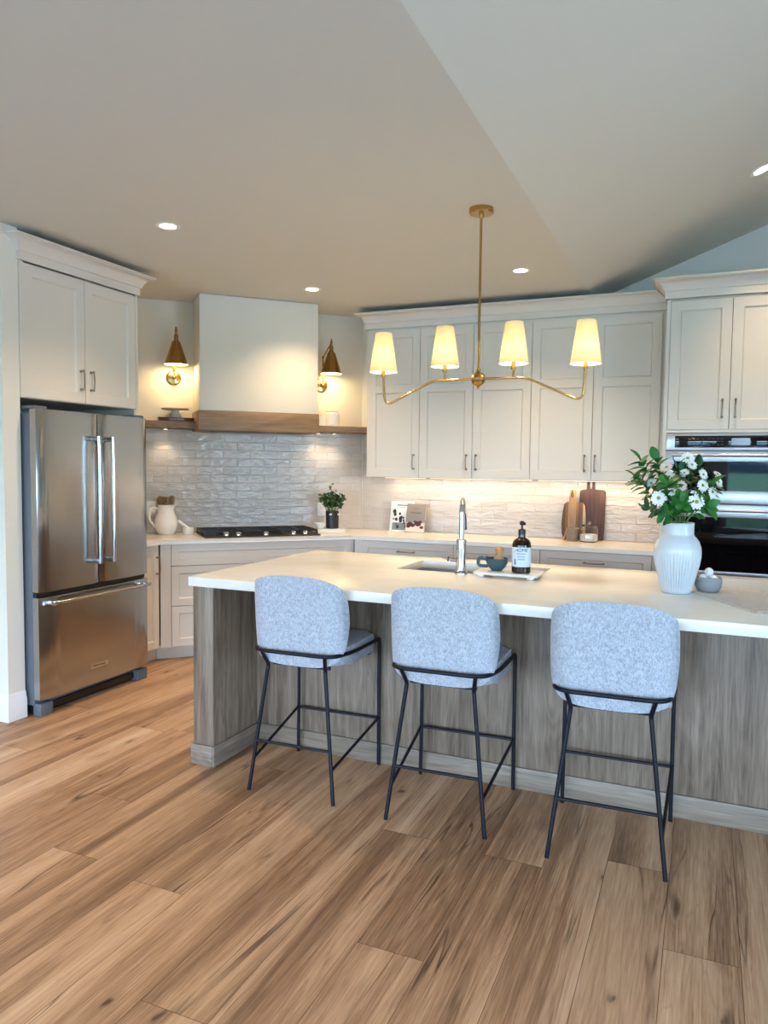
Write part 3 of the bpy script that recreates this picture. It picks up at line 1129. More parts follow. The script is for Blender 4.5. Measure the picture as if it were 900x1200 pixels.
def slab(x0, x1, z0, z1, bow=.010, th=.055):
    """door skin that bows out slightly towards its middle with rounded upright edges"""
    b = B()
    n = 18
    poly = []
    for k in range(n + 1):
        s = k / n
        x = x0 + (x1 - x0) * s
        edge = min(s, 1 - s) * (x1 - x0)
        y = -bow * (1 - (2 * s - 1) ** 2)
        if edge < .012:
            y += .012 * (1 - math.sqrt(max(0, 1 - ((.012 - edge) / .012) ** 2)))
        poly.append((x, y))
    poly += [(x1, th), (x0, th)]
    return b.prism(poly, z0, z1, .003)


FS = .015
for k, (a, b_) in enumerate(((-.450, FS - .002), (FS + .002, .450))):
    d = slab(a, b_, .722, 1.766, .006).build('door', 'steel', t)
    hx = FS + (-.058 if k == 0 else .058)
    hb = B().tube(fillet([(hx, -.058, .85), (hx, -.062, 1.0), (hx, -.062, 1.48), (hx, -.058, 1.627)], .2), .0115, 14)
    hb.build('handle', 'chrome', d)
    for z in (.862, 1.612):
        B().box(hx - .011, hx + .011, -.062, .001, z - .014, z + .014, .004).build('handle_bracket', 'nickel', d)
d = slab(-.450, .450, .098, .692, .006).build('freezer_drawer', 'steel', t)
B().tube([(-.385, -.062, .662), (-.2, -.070, .663), (0, -.073, .664), (.2, -.070, .663), (.40, -.062, .662)], .0115, 14).build('handle', 'steel', d)
for x in (-.385, .385):
    B().box(x - .020, x + .012, -.066, .001, .650, .676, .004).build('handle_bracket', 'chrome', d)
bd = B().box(-.075, .065, -.0085, -.004, .193, .217, .001).build('badge', 'badge', d)
text_mesh('KITCHENAID', .016, 'ink', d, 'lettering', Matrix.Translation((-.005, -.0087, .205)))
B().box(-.44, .44, .05, .30, .02, .0575).build('grille', 'black_plastic', t)
B().box(-.445, .445, .03, .058, .694, .720).build('door_gasket', 'black_plastic', t)
for x in (-.40, .40):
    B().box(x - .045, x + .045, .012, .075, 0, .075, .006).build('foot', 'fridge_side', t)
    B().box(x - .05, x + .05, .03, .13, 1.7665, 1.785, .004).build('hinge_cover', 'fridge_side', t)

# ---------------------------------------------------------------- wall ovens
OF = TF - .004
t = thing('wall_oven', 'stainless double wall oven with dark glass doors behind the flower vase', 'oven', (.266, 0, 0))
B().box(-.372, .372, -.60, -.04, .745, 1.709).build('oven_body', 'fridge_side', t)
B().box(-.3765, .3765, OF - .012, OF + .03, 1.594, 1.708, .003).build('control_panel', 'steel_plain', t)
cp = B().box(-.324, .330, OF - .0145, OF - .010, 1.612, 1.690, .002).build('control_glass', 'ovenglass', t)
B().box(.02, .13, OF - .0152, OF - .0147, 1.628, 1.674).build('display', 'screen', cp)
for i in range(4):
    for j in range(3):
        for dx in (0, .10):
            x, z = -.24 + i * .026 + dx * 1.2, 1.632 + j * .019
            B().box(x, x + .014, OF - .0152, OF - .0148, z, z + .0022).build('button_mark', 'greyink', cp)


def oven_door(z0, z1, gz0, gz1, hz, gm):
    fr = B()
    x0, x1 = -.3765, .3765
    gx0, gx1 = -.324, .324
    y0, y1 = OF - .028, OF + .01
    fr.box(x0, gx0, y0, y1, z0, z1, .002).box(gx1, x1, y0, y1, z0, z1, .002)
    fr.box(gx0, gx1, y0, y1, gz1, z1, .002).box(gx0, gx1, y0, y1, z0, gz0, .002)
    d = fr.build('oven_door', 'steel_plain', t)
    B().box(gx0 - .002, gx1 + .002, y0 + .002, y0 + .008, gz0 - .002, gz1 + .002).build('door_glass', gm, d)
    hb = B().tube([(-.335, y0 - .048, hz), (.335, y0 - .048, hz)], .0115, 14)
    for x in (-.30, .30):
        hb.box(x - .012, x + .012, y0 - .048, y0 + .001, hz - .010, hz + .010, .003)
    hb.build('handle', 'steel_plain', d)


oven_door(1.246, 1.589, 1.330, 1.520, 1.562, 'ovenglass')
oven_door(.776, 1.240, .800, 1.155, 1.205, 'ovenglass_dark')
B().box(-.3765, .3765, OF - .012, OF + .01, .746, .772, .002).build('lower_trim', 'steel_plain', t)

# ================================================================ ISLAND
IL, IR, IF_, IB = -2.1427, 1.05, -3.1126, -1.818
t = thing('kitchen_island', 'grey-brown oak island with open knee space under its overhang', 'kitchen island', (-.55, -2.45, 0))
ox, oy = -.55, -2.45


def bI(x0, x1, y0, y1, z0, z1, bev=.0015):
    return B().box(x0 - ox, x1 - ox, y0 - oy, y1 - oy, z0, z1, bev)


bI(-2.1226, -2.006, -3.100, -1.84, 0, .8755).build('end_panel', 'island', t)
bI(.90, 1.02, -3.100, -1.84, 0, .8755).build('end_panel', 'island', t)
for k in range(3):
    w_ = (.90 + 2.006) / 3
    bI(-2.006 + k * w_ + (.0006 if k else 0), -2.006 + (k + 1) * w_, -2.714, -2.694, 0, .8755, .0008).build('knee_panel', 'island', t)
body = bI(-2.006, -1.40, -2.694, -1.86, .1, .8755).add(bI(-.58, .90, -2.694, -1.86, .1, .8755))
body.add(bI(-1.40, -.58, -2.694, -1.86, .1, .66)).add(bI(-1.40, -.58, -2.694, -2.43, .66, .8755)).add(bI(-1.40, -.58, -1.90, -1.86, .66, .8755))
body.build('cabinet_body', 'island', t)
bI(-2.006, .90, -2.694, -1.93, 0, .0995).build('toe_kick', 'island_h', t)
bI(-2.006, .90, -2.7265, -2.7145, 0, .100, .003).build('base_trim', 'island_h', t)
bI(-2.1340, -2.006, -3.112, -3.1005, 0, .100, .003).build('base_trim', 'island_h', t)
bI(-2.1345, -2.1230, -3.100, -1.84, 0, .100, .003).build('base_trim', 'island_y', t)
bI(-2.0055, -1.994, -3.112, -2.727, 0, .100, .003).build('base_trim', 'island_y', t)
for k in range(4):
    w_ = (.90 + 2.006) / 4
    d = door(-2.006 + k * w_ - ox, -2.006 + (k + 1) * w_ - ox, .105, .87, 0, .06)
    d.xf(Matrix.Translation((2 * (-2.006 + (k + .5) * w_ - ox), 0, 0)) @ Matrix.Scale(-1, 4, (1, 0, 0))).xf(Matrix.Translation((0, -1.839 - oy, 0)) @ Matrix.Scale(-1, 4, (0, 1, 0)))
    d.build('door', 'island', t)

# top with sink cut-out
SX0, SX1, SY0, SY1 = -1.362, -.616, -2.370, -1.955
ct = B()
xs_, ys_ = [IL, SX0, SX1, IR], [IF_, SY0, SY1, IB]
bm = ct.bm
vt = {}
for zi, z in enumerate((.8765, ISL)):
    for i, x in enumerate(xs_):
        for j, y in enumerate(ys_):
            vt[(i, j, zi)] = bm.verts.new((x, y, z))
for i in range(3):
    for j in range(3):
        if (i, j) != (1, 1):
            for zi in (0, 1):
                bm.faces.new([vt[(i, j, zi)], vt[(i + 1, j, zi)], vt[(i + 1, j + 1, zi)], vt[(i, j + 1, zi)]])
for k in range(3):
    for (a, b_) in (((k, 0), (k + 1, 0)), ((k, 3), (k + 1, 3)), ((0, k), (0, k + 1)), ((3, k), (3, k + 1))):
        bm.faces.new([vt[a + (0,)], vt[b_ + (0,)], vt[b_ + (1,)], vt[a + (1,)]])
for (a, b_) in (((1, 1), (2, 1)), ((1, 2), (2, 2)), ((1, 1), (1, 2)), ((2, 1), (2, 2))):
    bm.faces.new([vt[a + (0,)], vt[b_ + (0,)], vt[b_ + (1,)], vt[a + (1,)]])
bmesh.ops.recalc_face_normals(bm, faces=bm.faces)
es = [e for e in bm.edges if len(e.link_faces) == 2 and e.calc_face_angle(0) > .5]
bmesh.ops.bevel(bm, geom=es, offset=.003, segments=2, affect='EDGES', profile=.5)
tag(ct.build('island_countertop', 'quartz'), 'thick white quartz island top with a sink cut into it', 'countertop')

# sink
t = thing('sink', 'stainless undermount sink let into the island top', 'sink', (-.989, -2.1625, .69))
sk = B()
x, y, d_ = .385, .2205, .02
sk.box(-x, x, -y, y, -.012, 0).box(-x, -x + .008, -y, y, 0, .1855).box(x - .008, x, -y, y, 0, .1855)
sk.box(-x, x, -y, -y + .008, 0, .1855).box(-x, x, y - .008, y, 0, .1855)
sk.build('basin', 'steel_plain', t)
B().lathe([(.0, .003), (.03, .003), (.045, .001), (.045, .0)], (0, 0), 24).build('drain', 'chrome', t)

# faucet
t = thing('faucet', 'tall polished gooseneck faucet beside the island sink', 'faucet', (-.986, -2.415, ISL), .26)
B().lathe([(0, 0), (.033, 0), (.033, .010), (.028, .018), (.0245, .022), (.0245, .118), (.0265, .120), (.0265, .126), (.0245, .128), (.0245, .166), (.026, .168), (.026, .175), (.014, .179), (.014, .18), (0, .18)]).build('body', 'chrome', t)
pts = fillet([(0, 0, .178), (0, 0, .375), (0, .155, .375), (0, .165, .28)], [.075, .075], 10)
B().tube(pts, .0125, 14).build('spout', 'chrome', t)
B().tube([(0, .1625, .300), (0, .166, .27), (0, .170, .215)], [.015, .019, .0215], 16).build('spray_head', 'nickel', t)
lv = B().tube([(-.02, 0, .072), (-.052, 0, .072)], [.011, .009], 12).tube([(-.045, 0, .074), (-.098, 0, .083)], [.008, .005], 10)
lv.build('lever', 'nickel', t)
B().tube([(-.0615, 0, .0755), (-.0675, 0, .0765)], .0125, 12).build('lever_ring', 'black', t)

# ---------------------------------------------------------------- bar stools
GS = 'upholstered bar stools at the island'


def shell():
    """thick curved back cushion wrapping round to both sides"""
    b = B()
    bm = b.bm
    L = .272

    def plan(s):
        flat, rad = .150, .080
        sg = 1 if s >= 0 else -1
        a = abs(s)
        if a <= flat:
            x, y, ang = a, 0, 0
        else:
            th = (a - flat) / rad
            tm = math.radians(72)
            if th <= tm:
                x, y, ang = flat + rad * math.sin(th), rad * (1 - math.cos(th)), th
            else:
                r = a - flat - rad * tm
                x = flat + rad * math.sin(tm) + r * math.cos(tm)
                y = rad * (1 - math.cos(tm)) + r * math.sin(tm)
                ang = tm
        return sg * x, y, sg * ang

    NR, NA = 16, 64
    ex = 3.6

    def pt(r, a, inner):
        ca, sa = math.cos(a), math.sin(a)
        u = math.copysign(abs(ca) ** (2 / ex), ca) * r
        v = math.copysign(abs(sa) ** (2 / ex), sa) * r
        z = .777 + .202 * v + .004 * math.cos(u * 3) * (v > 0) * v
        wid = 1.0 - .17 * max(0, -v) ** 1.15 - .03 * max(0, v)
        # wings get lower towards their front
        s = u * L * wid
        x, y, an = plan(s)
        x *= 1.0
        lean = -.035 * ((z - .575) / .4)
        th = .062 * (1 - r ** 5) ** .5
        bulge = .010 * (1 - r ** 2)
        nx, ny = math.sin(an), -math.cos(an)
        o = bulge if not inner else -th + bulge * .3
        return (x + nx * o, -.118 + y + ny * o + lean, z)
    outer = [[bm.verts.new(pt(i / NR, 2 * PI * k / NA, False)) for k in range(NA)] for i in range(1, NR + 1)]
    inner = [[bm.verts.new(pt(i / NR, 2 * PI * k / NA, True)) for k in range(NA)] for i in range(1, NR)]
    c0, c1 = bm.verts.new(pt(0, 0, False)), bm.verts.new(pt(0, 0, True))
    for k in range(NA):
        j = (k + 1) % NA
        bm.faces.new((c0, outer[0][j], outer[0][k]))
        bm.faces.new((c1, inner[0][k], inner[0][j]))
        for i in range(NR - 1):
            bm.faces.new((outer[i][k], outer[i][j], outer[i + 1][j], outer[i + 1][k]))
        for i in range(NR - 2):
            bm.faces.new((inner[i][j], inner[i][k], inner[i + 1][k], inner[i + 1][j]))
        bm.faces.new((outer[NR - 1][k], outer[NR - 1][j], inner[NR - 2][j], inner[NR - 2][k]))
    return b


def make_stool(label):
    t = thing('bar_stool', label, 'stool', (0, 0, 0), 0, GS)
    shell().build('backrest', 'fabric', t, angle=60)
    s = B()
    poly = [(x, y) for x, y in rrect(-.212, .212, -.10, .316, [.05, .05, .10, .10], 8)]
    s.prism(poly, .578, .662)
    bmesh.ops.bevel(s.bm, geom=[e for e in s.bm.edges if abs(e.verts[0].co.z - e.verts[1].co.z) < 1e-4], offset=.028, segments=5, affect='EDGES', profile=.5)
    s.build('seat', 'fabric', t, angle=60)
    R = .0085
    ring = fillet([(-.219, .322, .600), (-.219, .318, .626), (-.222, .0, .634), (-.196, -.166, .643), (.196, -.166, .643), (.222, .0, .634), (.219, .318, .626), (.219, .322, .600)], [.03, .10, .075, .075, .10, .03], 8)
    B().tube(ring, R, 12).build('rail', 'frame', t)
    for sg in (-1, 1):
        B().tube(fillet([(sg * .219, .322, .600), (sg * .222, .322, .0)], .02), R, 12).build('leg', 'frame', t)
        B().tube(fillet([(sg * .158, -.158, .643), (sg * .142, -.118, .572), (sg * .210, -.172, 0)], .012), R, 12).build('leg', 'frame', t)
        k = Vector((.142, -.118, .572))
        ft = Vector((.210, -.172, 0))
        z = .145
        q = k + (ft - k) * ((.572 - z) / .572)
        B().tube([(sg * q.x, q.y, z), (sg * .2206, .322, .236)], .0068, 10).build('side_stretcher', 'frame', t)
    q = k + (ft - k) * ((.572 - .226) / .572)
    B().tube([(-q.x, q.y, .226), (q.x, q.y, .226)], .0068, 10).build('stretcher', 'frame', t)
    B().tube([(-.2206, .322, .232), (.2206, .322, .232)], .0068, 10).build('footrest', 'frame', t)
    B().box(-.142, .142, -.075, -.061, .560, .577).build('seat_bracket', 'frame', t)
    B().box(-.2, .2, .24, .254, .563, .577).build('seat_bracket', 'frame', t)
    return t


st = make_stool('pale blue-grey bar stool nearest the open end of the island')
st.location = (-1.502, -3.066, 0)
st.rotation_euler = (0, 0, .031)
copy_tree(st, (-.829, -3.070, 0), .035, 'pale blue-grey bar stool in front of the faucet, middle of the three')
copy_tree(st, (-.157, -3.095, 0), .033, 'pale blue-grey bar stool in front of the flower vase')

# ================================================================ LIGHT FITTINGS
# recessed downlights
def downlight(x, y, z, tilt, label):
    t = thing('recessed_light', label, 'ceiling light', (x, y, z), 0, 'recessed ceiling lights')
    t.rotation_euler = (0, tilt, 0)
    B().lathe([(.044, -.0015), (.058, -.0045), (.066, -.003), (.066, 0)], n=32).build('trim_ring', 'can_trim', t)
    B().lathe([(0, -.0015), (.046, -.0015), (.046, -.0005), (0, -.0005)], n=32).build('lens', 'can', t)
    dx = -math.sin(tilt) * .02
    light('downlight_beam', 'SPOT', (x + dx, y, z - .02), CAN_W, WARM, (0, tilt, 0), spot_size=math.radians(120), spot_blend=1.0, shadow_soft_size=.045)


tl = -math.atan(SLOPE)
downlight(-2.611, -2.673, CEIL, 0, 'recessed ceiling light in front of the refrigerator cabinet')
downlight(-2.577, -1.104, CEIL, 0, 'recessed ceiling light just in front of the range hood')
downlight(-1.028, -1.082, CEIL, 0, 'recessed ceiling light behind the chandelier rod')
downlight(.372, -1.211, vault(.372), tl, 'recessed light in the sloped ceiling over the oven cabinet')
downlight(-2.6, -4.6, CEIL, 0, 'added unseen recessed ceiling light over the open floor in front of the first bar stool')  # this and the next two are added out of view for more light
downlight(-1.03, -5.4, CEIL, 0, 'added unseen recessed ceiling light over the open floor by the rear windows')
downlight(-4.9, -5.0, CEIL, 0, 'added unseen recessed ceiling light over the floor beside the partition wall')

# chandelier
CX, CY = -.942, -2.319
t = thing('chandelier', 'brass four-light linear chandelier with cream shades over the island', 'chandelier', (CX, CY, 1.915))
zc = CEIL - 1.915
B().lathe([(0, zc), (.061, zc), (.061, zc - .022), (.056, zc - .027), (.012, zc - .029), (.012, zc - .045), (0, zc - .045)], n=40).build('canopy', 'brass', t)
B().tube([(0, 0, .03), (0, 0, zc - .04)], .0065, 12).build('rod', 'brass', t)
hubp = [(0, -.050), (.005, -.049), (.007, -.044), (.006, -.039), (.012, -.0355)] + [(.037 * math.cos(a * .1), .037 * math.sin(a * .1)) for a in range(-12, -1)] + [(.0395, -.004), (.0395, .004)] + [(.037 * math.cos(a * .1), .037 * math.sin(a * .1)) for a in range(2, 13)] + [(.012, .038), (.012, .050), (0, .050)]
B().lathe(hubp, n=32).build('hub', 'brass', t)
SH = [(-.527, -.103, .048, .0), (-.179, 0, .062, .0), (.182, 0, .062, 0), (.533, -.103, .048, 0)]
for sg in (-1, 1):
    xe = .527 if sg < 0 else .533
    arm = fillet([(sg * .03, 0, 0), (sg * .245, 0, -.002), (sg * .505, 0, -.112), (sg * xe, 0, -.085), (sg * xe, 0, .035)], [.05, .055, .02], 8)
    arm = fillet([(sg * .03, 0, 0), (sg * .245, 0, -.002), (sg * (xe - .01), 0, -.128), (sg * xe, 0, .035)], [.035, .055], 9)
    B().tube(arm, .0062, 12).build('arm', 'brass', t)
    B().tube([(sg * .181, 0, 0), (sg * .181, 0, .04)], .0055, 10).build('stem', 'brass', t)
for x, z0 in ((-.527, .030), (-.181, .040), (.181, .040), (.533, .030)):
    zb = .053 if abs(x) > .3 else .069
    B().lathe([(0, z0), (.012, z0), (.013, z0 + .012), (.011, z0 + .016), (.0115, z0 + .06), (0, z0 + .06)], (x, 0), 16).build('socket', 'brass', t)
    o = B()
    prof = [(.0735, zb), (.044, zb + .207), (.0425, zb + .207), (.072, zb)]
    o.lathe(prof + [prof[0]], (x, 0), 40)
    sh = o.build('lamp_shade', 'shade', t)
    B().lathe([(0, zb + .199), (.0428, zb + .199)], (x, 0), 32).build('added_top_diffuser', 'shade', sh)  # added disc, keeps bulb light from spilling up onto the ceiling
    B().ball((x, 0, z0 + .10), .023, sz=1.35).build('bulb', 'bulb_hot', t)


# sconces on the diagonal wall
def sconce(lx, sx, label):
    t = thing('wall_sconce', label, 'sconce', (DIAG[0] + lx * c45, DIAG[1] + lx * c45, 2.155), PI / 4, 'brass wall sconces')
    pl = B()
    pl.lathe([(0, 0), (.058, 0), (.058, .008), (.050, .016), (.018, .020), (.018, .028), (0, .028)], n=36)
    pl.xf(Matrix.Translation((0, -.0008, 0)) @ Matrix.Rotation(PI / 2, 4, 'X'))
    pl.build('wall_plate', 'brass', t)
    dx = sx - lx
    ar = B().tube([(0, -.028, 0), (0, -.055, 0)], .008, 10).tube([(0, -.055, -.02), (0, -.055, .235)], .0058, 10)
    ar.ball((0, -.055, .235), .0115).ball((0, -.055, 0), .012)
    ar.tube([(0, -.055, .235), (dx, -.158, .345)], .0058, 10)
    ar.ball((dx, -.160, .350), .013).tube([(dx, -.160, .352), (dx, -.160, .375)], [.008, .006], 8).ball((dx, -.160, .372), .008)
    ar.build('arm', 'antique', t)
    nk = B().tube([(dx, -.160, .35), (dx, -.160, .315)], .009, 10)
    nk.lathe([(0, .325), (.010, .323), (.0165, .314), (.0165, .274), (.0225, .272), (.0225, .266), (.016, .264), (0, .264)], (dx, -.160), 20)
    nk.build('socket', 'antique', t)
    sh = B().lathe([(.012, .2655), (.031, .264), (.090, .088), (.0915, .086), (.089, .0865), (.0285, .262)], (dx, -.160), 40).build('lamp_shade', 'antique', t)
    B().lathe([(.0885, .0875), (.0278, .2615), (0, .2618)], (dx, -.160), 40).build('shade_lining', 'shade_in', sh)
    B().ball((dx, -.160, .165), .026, sz=1.2).build('bulb', 'bulb', t)
    p = t.location + Matrix.Rotation(PI / 4, 3, 'Z') @ Vector((dx, -.160, .112))
    light('sconce_light', 'POINT', p, SCONCE_W, (1, .76, .46), shadow_soft_size=.045)


sconce(-.622, -.618, 'aged brass cone sconce above the cake stand, by the refrigerator')
sconce(.614, .655, 'aged brass cone sconce above the candle jar, partly behind the hood')


def puck(lx, ly, label):
    x, y = DIAG[0] + (lx - ly) * c45, DIAG[1] + (lx + ly) * c45
    t = thing('puck_light', label, 'light', (x, y, SZ0 - .0005), 0, 'puck lights under the shelves')
    B().lathe([(.020, -.008), (.030, -.010), (.034, -.006), (.034, 0), (0, 0)], n=24).build('ring', 'nickel', t)
    B().lathe([(0, -.0085), (.021, -.0085), (.021, -.006), (0, -.006)], n=24).build('lens', 'puck', t)
    light('puck_beam', 'SPOT', (x, y, SZ0 - .015), PUCK_W, (1, .76, .48), (0, 0, 0), spot_size=math.radians(110), spot_blend=.7, shadow_soft_size=.02)


puck(-.70, -.12, 'puck light under the shelf holding the cake stand')
puck(.565, -.10, 'puck light under the candle shelf, the one closer to the hood')
puck(.70, -.12, 'puck light under the candle shelf, the one farther from the hood')

# led strip under the upper cabinets
for a, b_, lb in ((-2.40, -2.02, 'slim warm under-cabinet light strip at the narrow upper cabinet'), (-1.99, -1.12, 'slim warm under-cabinet light strip above the faucet'), (-1.08, -.20, 'slim warm under-cabinet light strip above the cutting boards')):
    t = thing('light_strip', lb, 'light', ((a + b_) / 2, -.12, ZU0 - .0005), 0, 'under-cabinet light strips')
    w_ = (b_ - a) / 2
    B().box(-w_, w_, -.010, .010, -.008, 0, .001).build('channel', 'nickel', t)
    B().box(-w_ + .005, w_ - .005, -.007, .007, -.0095, -.0081).build('diffuser', 'strip', t)
    light('strip_light', 'AREA', ((a + b_) / 2, -.12, ZU0 - .012), STRIP_W * (b_ - a), (1, .74, .46), (0, 0, 0), shape='RECTANGLE', size=b_ - a, size_y=.02)

# ================================================================ SMALL THINGS ALONG THE COOKTOP WALL
def dthing(name, label, cat, lx, v, z, group=None, rz=0.0):
    return thing(name, label, cat, (DIAG[0] + (lx + v) * c45, DIAG[1] + (lx - v) * c45, z), PI / 4 + rz, group)


# cooktop
t = dthing('cooktop', 'black five-burner gas cooktop with steel knobs', 'cooktop', 0, .30, CTR)
B().box(-.457, .457, -.245, .235, 0, .010, .003).build('top_plate', 'black', t)
for k, xk in enumerate((-.30, 0, .30)):
    g = B()
    w_ = .148
    y0, y1 = -.165 if k != 1 else -.165, .225
    for x in (-w_, w_):
        g.box(xk + x - .006, xk + x + .006, y0, y1, .030, .044, .002)
    for y in (y0, (y0 + y1) / 2, y1):
        g.box(xk - w_, xk + w_, y - .006, y + .006, .030, .044, .002)
    g.box(xk - .006, xk + .006, y0, y1, .030, .046, .002)
    for y in (y0 * .5, y1 * .55):
        g.box(xk - w_, xk + w_, y - .005, y + .005, .030, .046, .002)
    for x in (-w_, w_):
        for y in (y0, y1):
            g.box(xk + x - .007, xk + x + .007, y - .007, y + .007, .0105, .032)
    g.build('grate', 'black', t)
for x, y, r in ((-.30, -.08, .045), (-.30, .13, .036), (0, .04, .06), (.30, -.08, .045), (.30, .13, .036)):
    B().lathe([(0, .0105), (r, .0105), (r, .016), (r * .8, .022), (0, .024)], (x, y), 24).build('burner', 'black', t)
for x in (-.29, -.196, .02, .24, .335):
    B().lathe([(0, .0105), (.024, .0105), (.024, .014), (.020, .016), (.019, .036), (.016, .040), (0, .040)], (x, -.212), 24).build('knob', 'chrome', t)

# pitcher with wooden spoons
PX, PV = -.700, .135
t = dthing('pitcher', 'white ceramic pitcher with a loop handle holding wooden spoons', 'pitcher', PX, PV, CTR)
pr = [(0, 0), (.058, 0), (.072, .018), (.086, .055), (.090, .085), (.084, .125), (.068, .165), (.060, .195), (.064, .232), (.066, .236), (.062, .236), (.056, .195), (.064, .165), (.080, .125), (.086, .085), (.068, .02), (.0, .012)]
pb = B().lathe(pr, n=40)
for v in pb.bm.verts:
    if v.co.z > .20 and v.co.x > .03:
        k = (v.co.z - .20) / .036
        v.co.x += .018 * k * max(0, (v.co.x - .03) / .035) * (1 if abs(v.co.y) < .03 else .2)
pb.build('jug', 'ceramic', t)
B().tube(fillet([(-.060, 0, .205), (-.118, 0, .215), (-.132, 0, .12), (-.082, 0, .060)], [.05, .06], 8),   .0095, 12).build('handle', 'ceramic', t)
pz = DIAG[0] + (PX + PV) * c45, DIAG[1] + (PX - PV) * c45


def spoon(dx, dy, ax, ay, ln, kind, label):
    t = thing('wooden_utensil', label, 'utensil', (pz[0] + dx, pz[1] + dy, CTR + .018), 0, 'wooden utensils in the pitcher')
    b = B().tube([(0, 0, 0), (0, 0, ln)], [.0055, .0065], 8)
    if kind == 'spoon':
        b.ball((0, 0, ln + .030), .026, sy=.35, sz=1.5)
    elif kind == 'spatula':
        b.extr(rrect(-.022, .022, ln - .01, ln + .075, [.018, .018, .008, .008]), -.004, .004, .0015)
    else:
        for x in (-.016, 0, .016):
            b.box(x - .005, x + .005, -.003, .003, ln + .02, ln + .075, .002)
        b.extr(rrect(-.022, .022, ln - .012, ln + .030, .008), -.0035, .0035, .001)
    b.build('wooden_utensil_body', 'spoonwood', t)
    t.rotation_euler = (ay, ax, PI / 4)
    return t


spoon(-.010, -.010, -.12, .03, .222, 'spoon', 'wooden spoon leaning toward the handle of the pitcher')
spoon(-.014, .008, -.03, -.03, .205, 'spatula', 'flat wooden spatula upright in the pitcher, second from the handle')
spoon(.012, -.010, .02, .03, .205, 'fork', 'slotted wooden turner upright in the pitcher, third from the handle')
spoon(.011, .011, .11, .02, .224, 'spoon', 'wooden spoon leaning toward the cooktop in the pitcher')

# mortar and pestle
t = dthing('mortar', 'small white mortar between the pitcher and the cooktop', 'mortar', -.535, .19, CTR)
B().lathe([(0, 0), (.036, 0), (.040, .006), (.043, .030), (.043, .052), (.040, .054), (.034, .052), (.028, .020), (0, .016)], n=32).build('bowl', 'matte_white', t)
t = dthing('pestle', 'white pestle resting across the small mortar', 'pestle', -.535, .19, CTR + .036)
B().tube([(.014, 0, .0), (-.020, 0, .028), (-.052, 0, .055), (-.070, 0, .068)], [.014, .010, .0105, .013], 12).ball((.014, 0, 0), .0142).ball((-.070, 0, .068), .0132).build('pestle_rod', 'matte_white', t)

# marble board, bowl, plant
t = dthing('marble_board', 'white marble slab under the potted plant', 'board', .600, .262, CTR)
B().box(-.122, .122, -.095, .095, 0, .030, .003).build('slab', 'marble', t)
t = dthing('small_bowl', 'small white bowl on the marble slab beside the plant', 'bowl', .532, .268, CTR + .0305)
B().lathe([(0, 0), (.022, 0), (.024, .004), (.042, .026), (.050, .048), (.048, .048), (.038, .026), (0, .008)], n=32).build('bowl', 'matte_white', t)
t = dthing('potted_plant', 'leafy green herb in a black pot with white ear handles', 'plant', .645, .25, CTR + .0305)
B().lathe([(0, 0), (.050, 0), (.054, .004), (.056, .145), (.053, .147), (.050, .145), (.050, .120), (0, .118)], n=36).build('pot', 'black_plastic', t)
for x in (-.034, .038):
    B().tube([(x - .006, -.056, .118), (x - .002, -.066, .124), (x + .004, -.066, .124), (x + .008, -.056, .118)], .0062, 8).build('ear_handle', 'ceramic', t)
B().lathe([(0, .121), (.0495, .121)], n=24).build('soil', 'soil', t)
rg = random.Random(5)
lf, sm_ = B(), B()
for k in range(44):
    a = rg.uniform(0, 2 * PI)
    rr = rg.uniform(.2, 1) ** .6
    tip = Vector((math.cos(a) * rr * .115, math.sin(a) * rr * .095, .215 + .085 * (1 - rr * .55) + rg.uniform(-.02, .02)))
    if k == 0:
        tip = Vector((-.01, 0, .365))
    base = Vector((tip.x * .25, tip.y * .25, .12))
    mid = (base + tip) / 2 + Vector((tip.x * .15, tip.y * .15, .02))
    sm_.tube([base, mid, tip], .0014, 5)
    for q in range(11):
        s = .35 + .65 * q / 10
        p = base * (1 - s) ** 2 + mid * 2 * s * (1 - s) + tip * s * s
        d = Vector((rg.uniform(-1, 1), rg.uniform(-1, 1), rg.uniform(-.1, 1))).normalized()
        sd = d.cross(Vector((rg.uniform(-1, 1), rg.uniform(-1, 1), .3))).normalized()
        L_ = rg.uniform(.024, .040)
        lf.quad(p, p + d * L_ * .5 + sd * L_ * .28, p + d * L_, p + d * L_ * .5 - sd * L_ * .28)
sm_.build('stems', 'stem', t)
lf.build('leaves', 'herb', t)

# outlets on the tile
for lx, z, lb in ((-.825 + .02, 1.105, 'white wall outlet in the tile behind the pitcher'), (.622, 1.085, 'white wall outlet in the tile behind the potted plant')):
    t = dthing('wall_outlet', lb, 'outlet', lx, .0085, z - .058, 'wall outlets')
    B().box(-.036, .036, -.006, 0, 0, .116, .003).build('cover_plate', 'outlet', t)
    for z in (.018, .068):
        B().box(-.018, .018, -.0085, -.0062, z, z + .030, .001).build('socket', 'outlet', t)

# shelf things: cake stand on a book, candle jar
t = dthing('book', 'dark red book lying flat on the shelf under the cake stand', 'book', -.622, .12, SZ1 + .0005)
B().box(-.135, .135, -.085, .085, 0, .004, .001).box(-.135, .135, -.085, .085, .026, .030, .001).box(-.135, .135, -.085, -.081, .004, .026, .001).build('cover', 'cover_red', t)
B().box(-.131, .131, -.080, .082, .0041, .0259).build('pages', 'page', t)
text_mesh('CALIFORNIA', .020, 'label', t, 'lettering', Matrix.Translation((0, -.0853, .015)))
t = dthing('cake_stand', 'small grey cake stand on the dark red book', 'cake stand', -.622, .115, SZ1 + .031)
B().lathe([(0, 0), (.050, 0), (.050, .003), (.030, .045), (.026, .062), (0, .062)], n=36).build('foot', 'stone_light', t)
B().lathe([(0, .062), (.095, .064), (.106, .068), (.108, .074), (.104, .074), (.094, .070), (0, .070)], n=48).build('plate', 'stone_light', t)
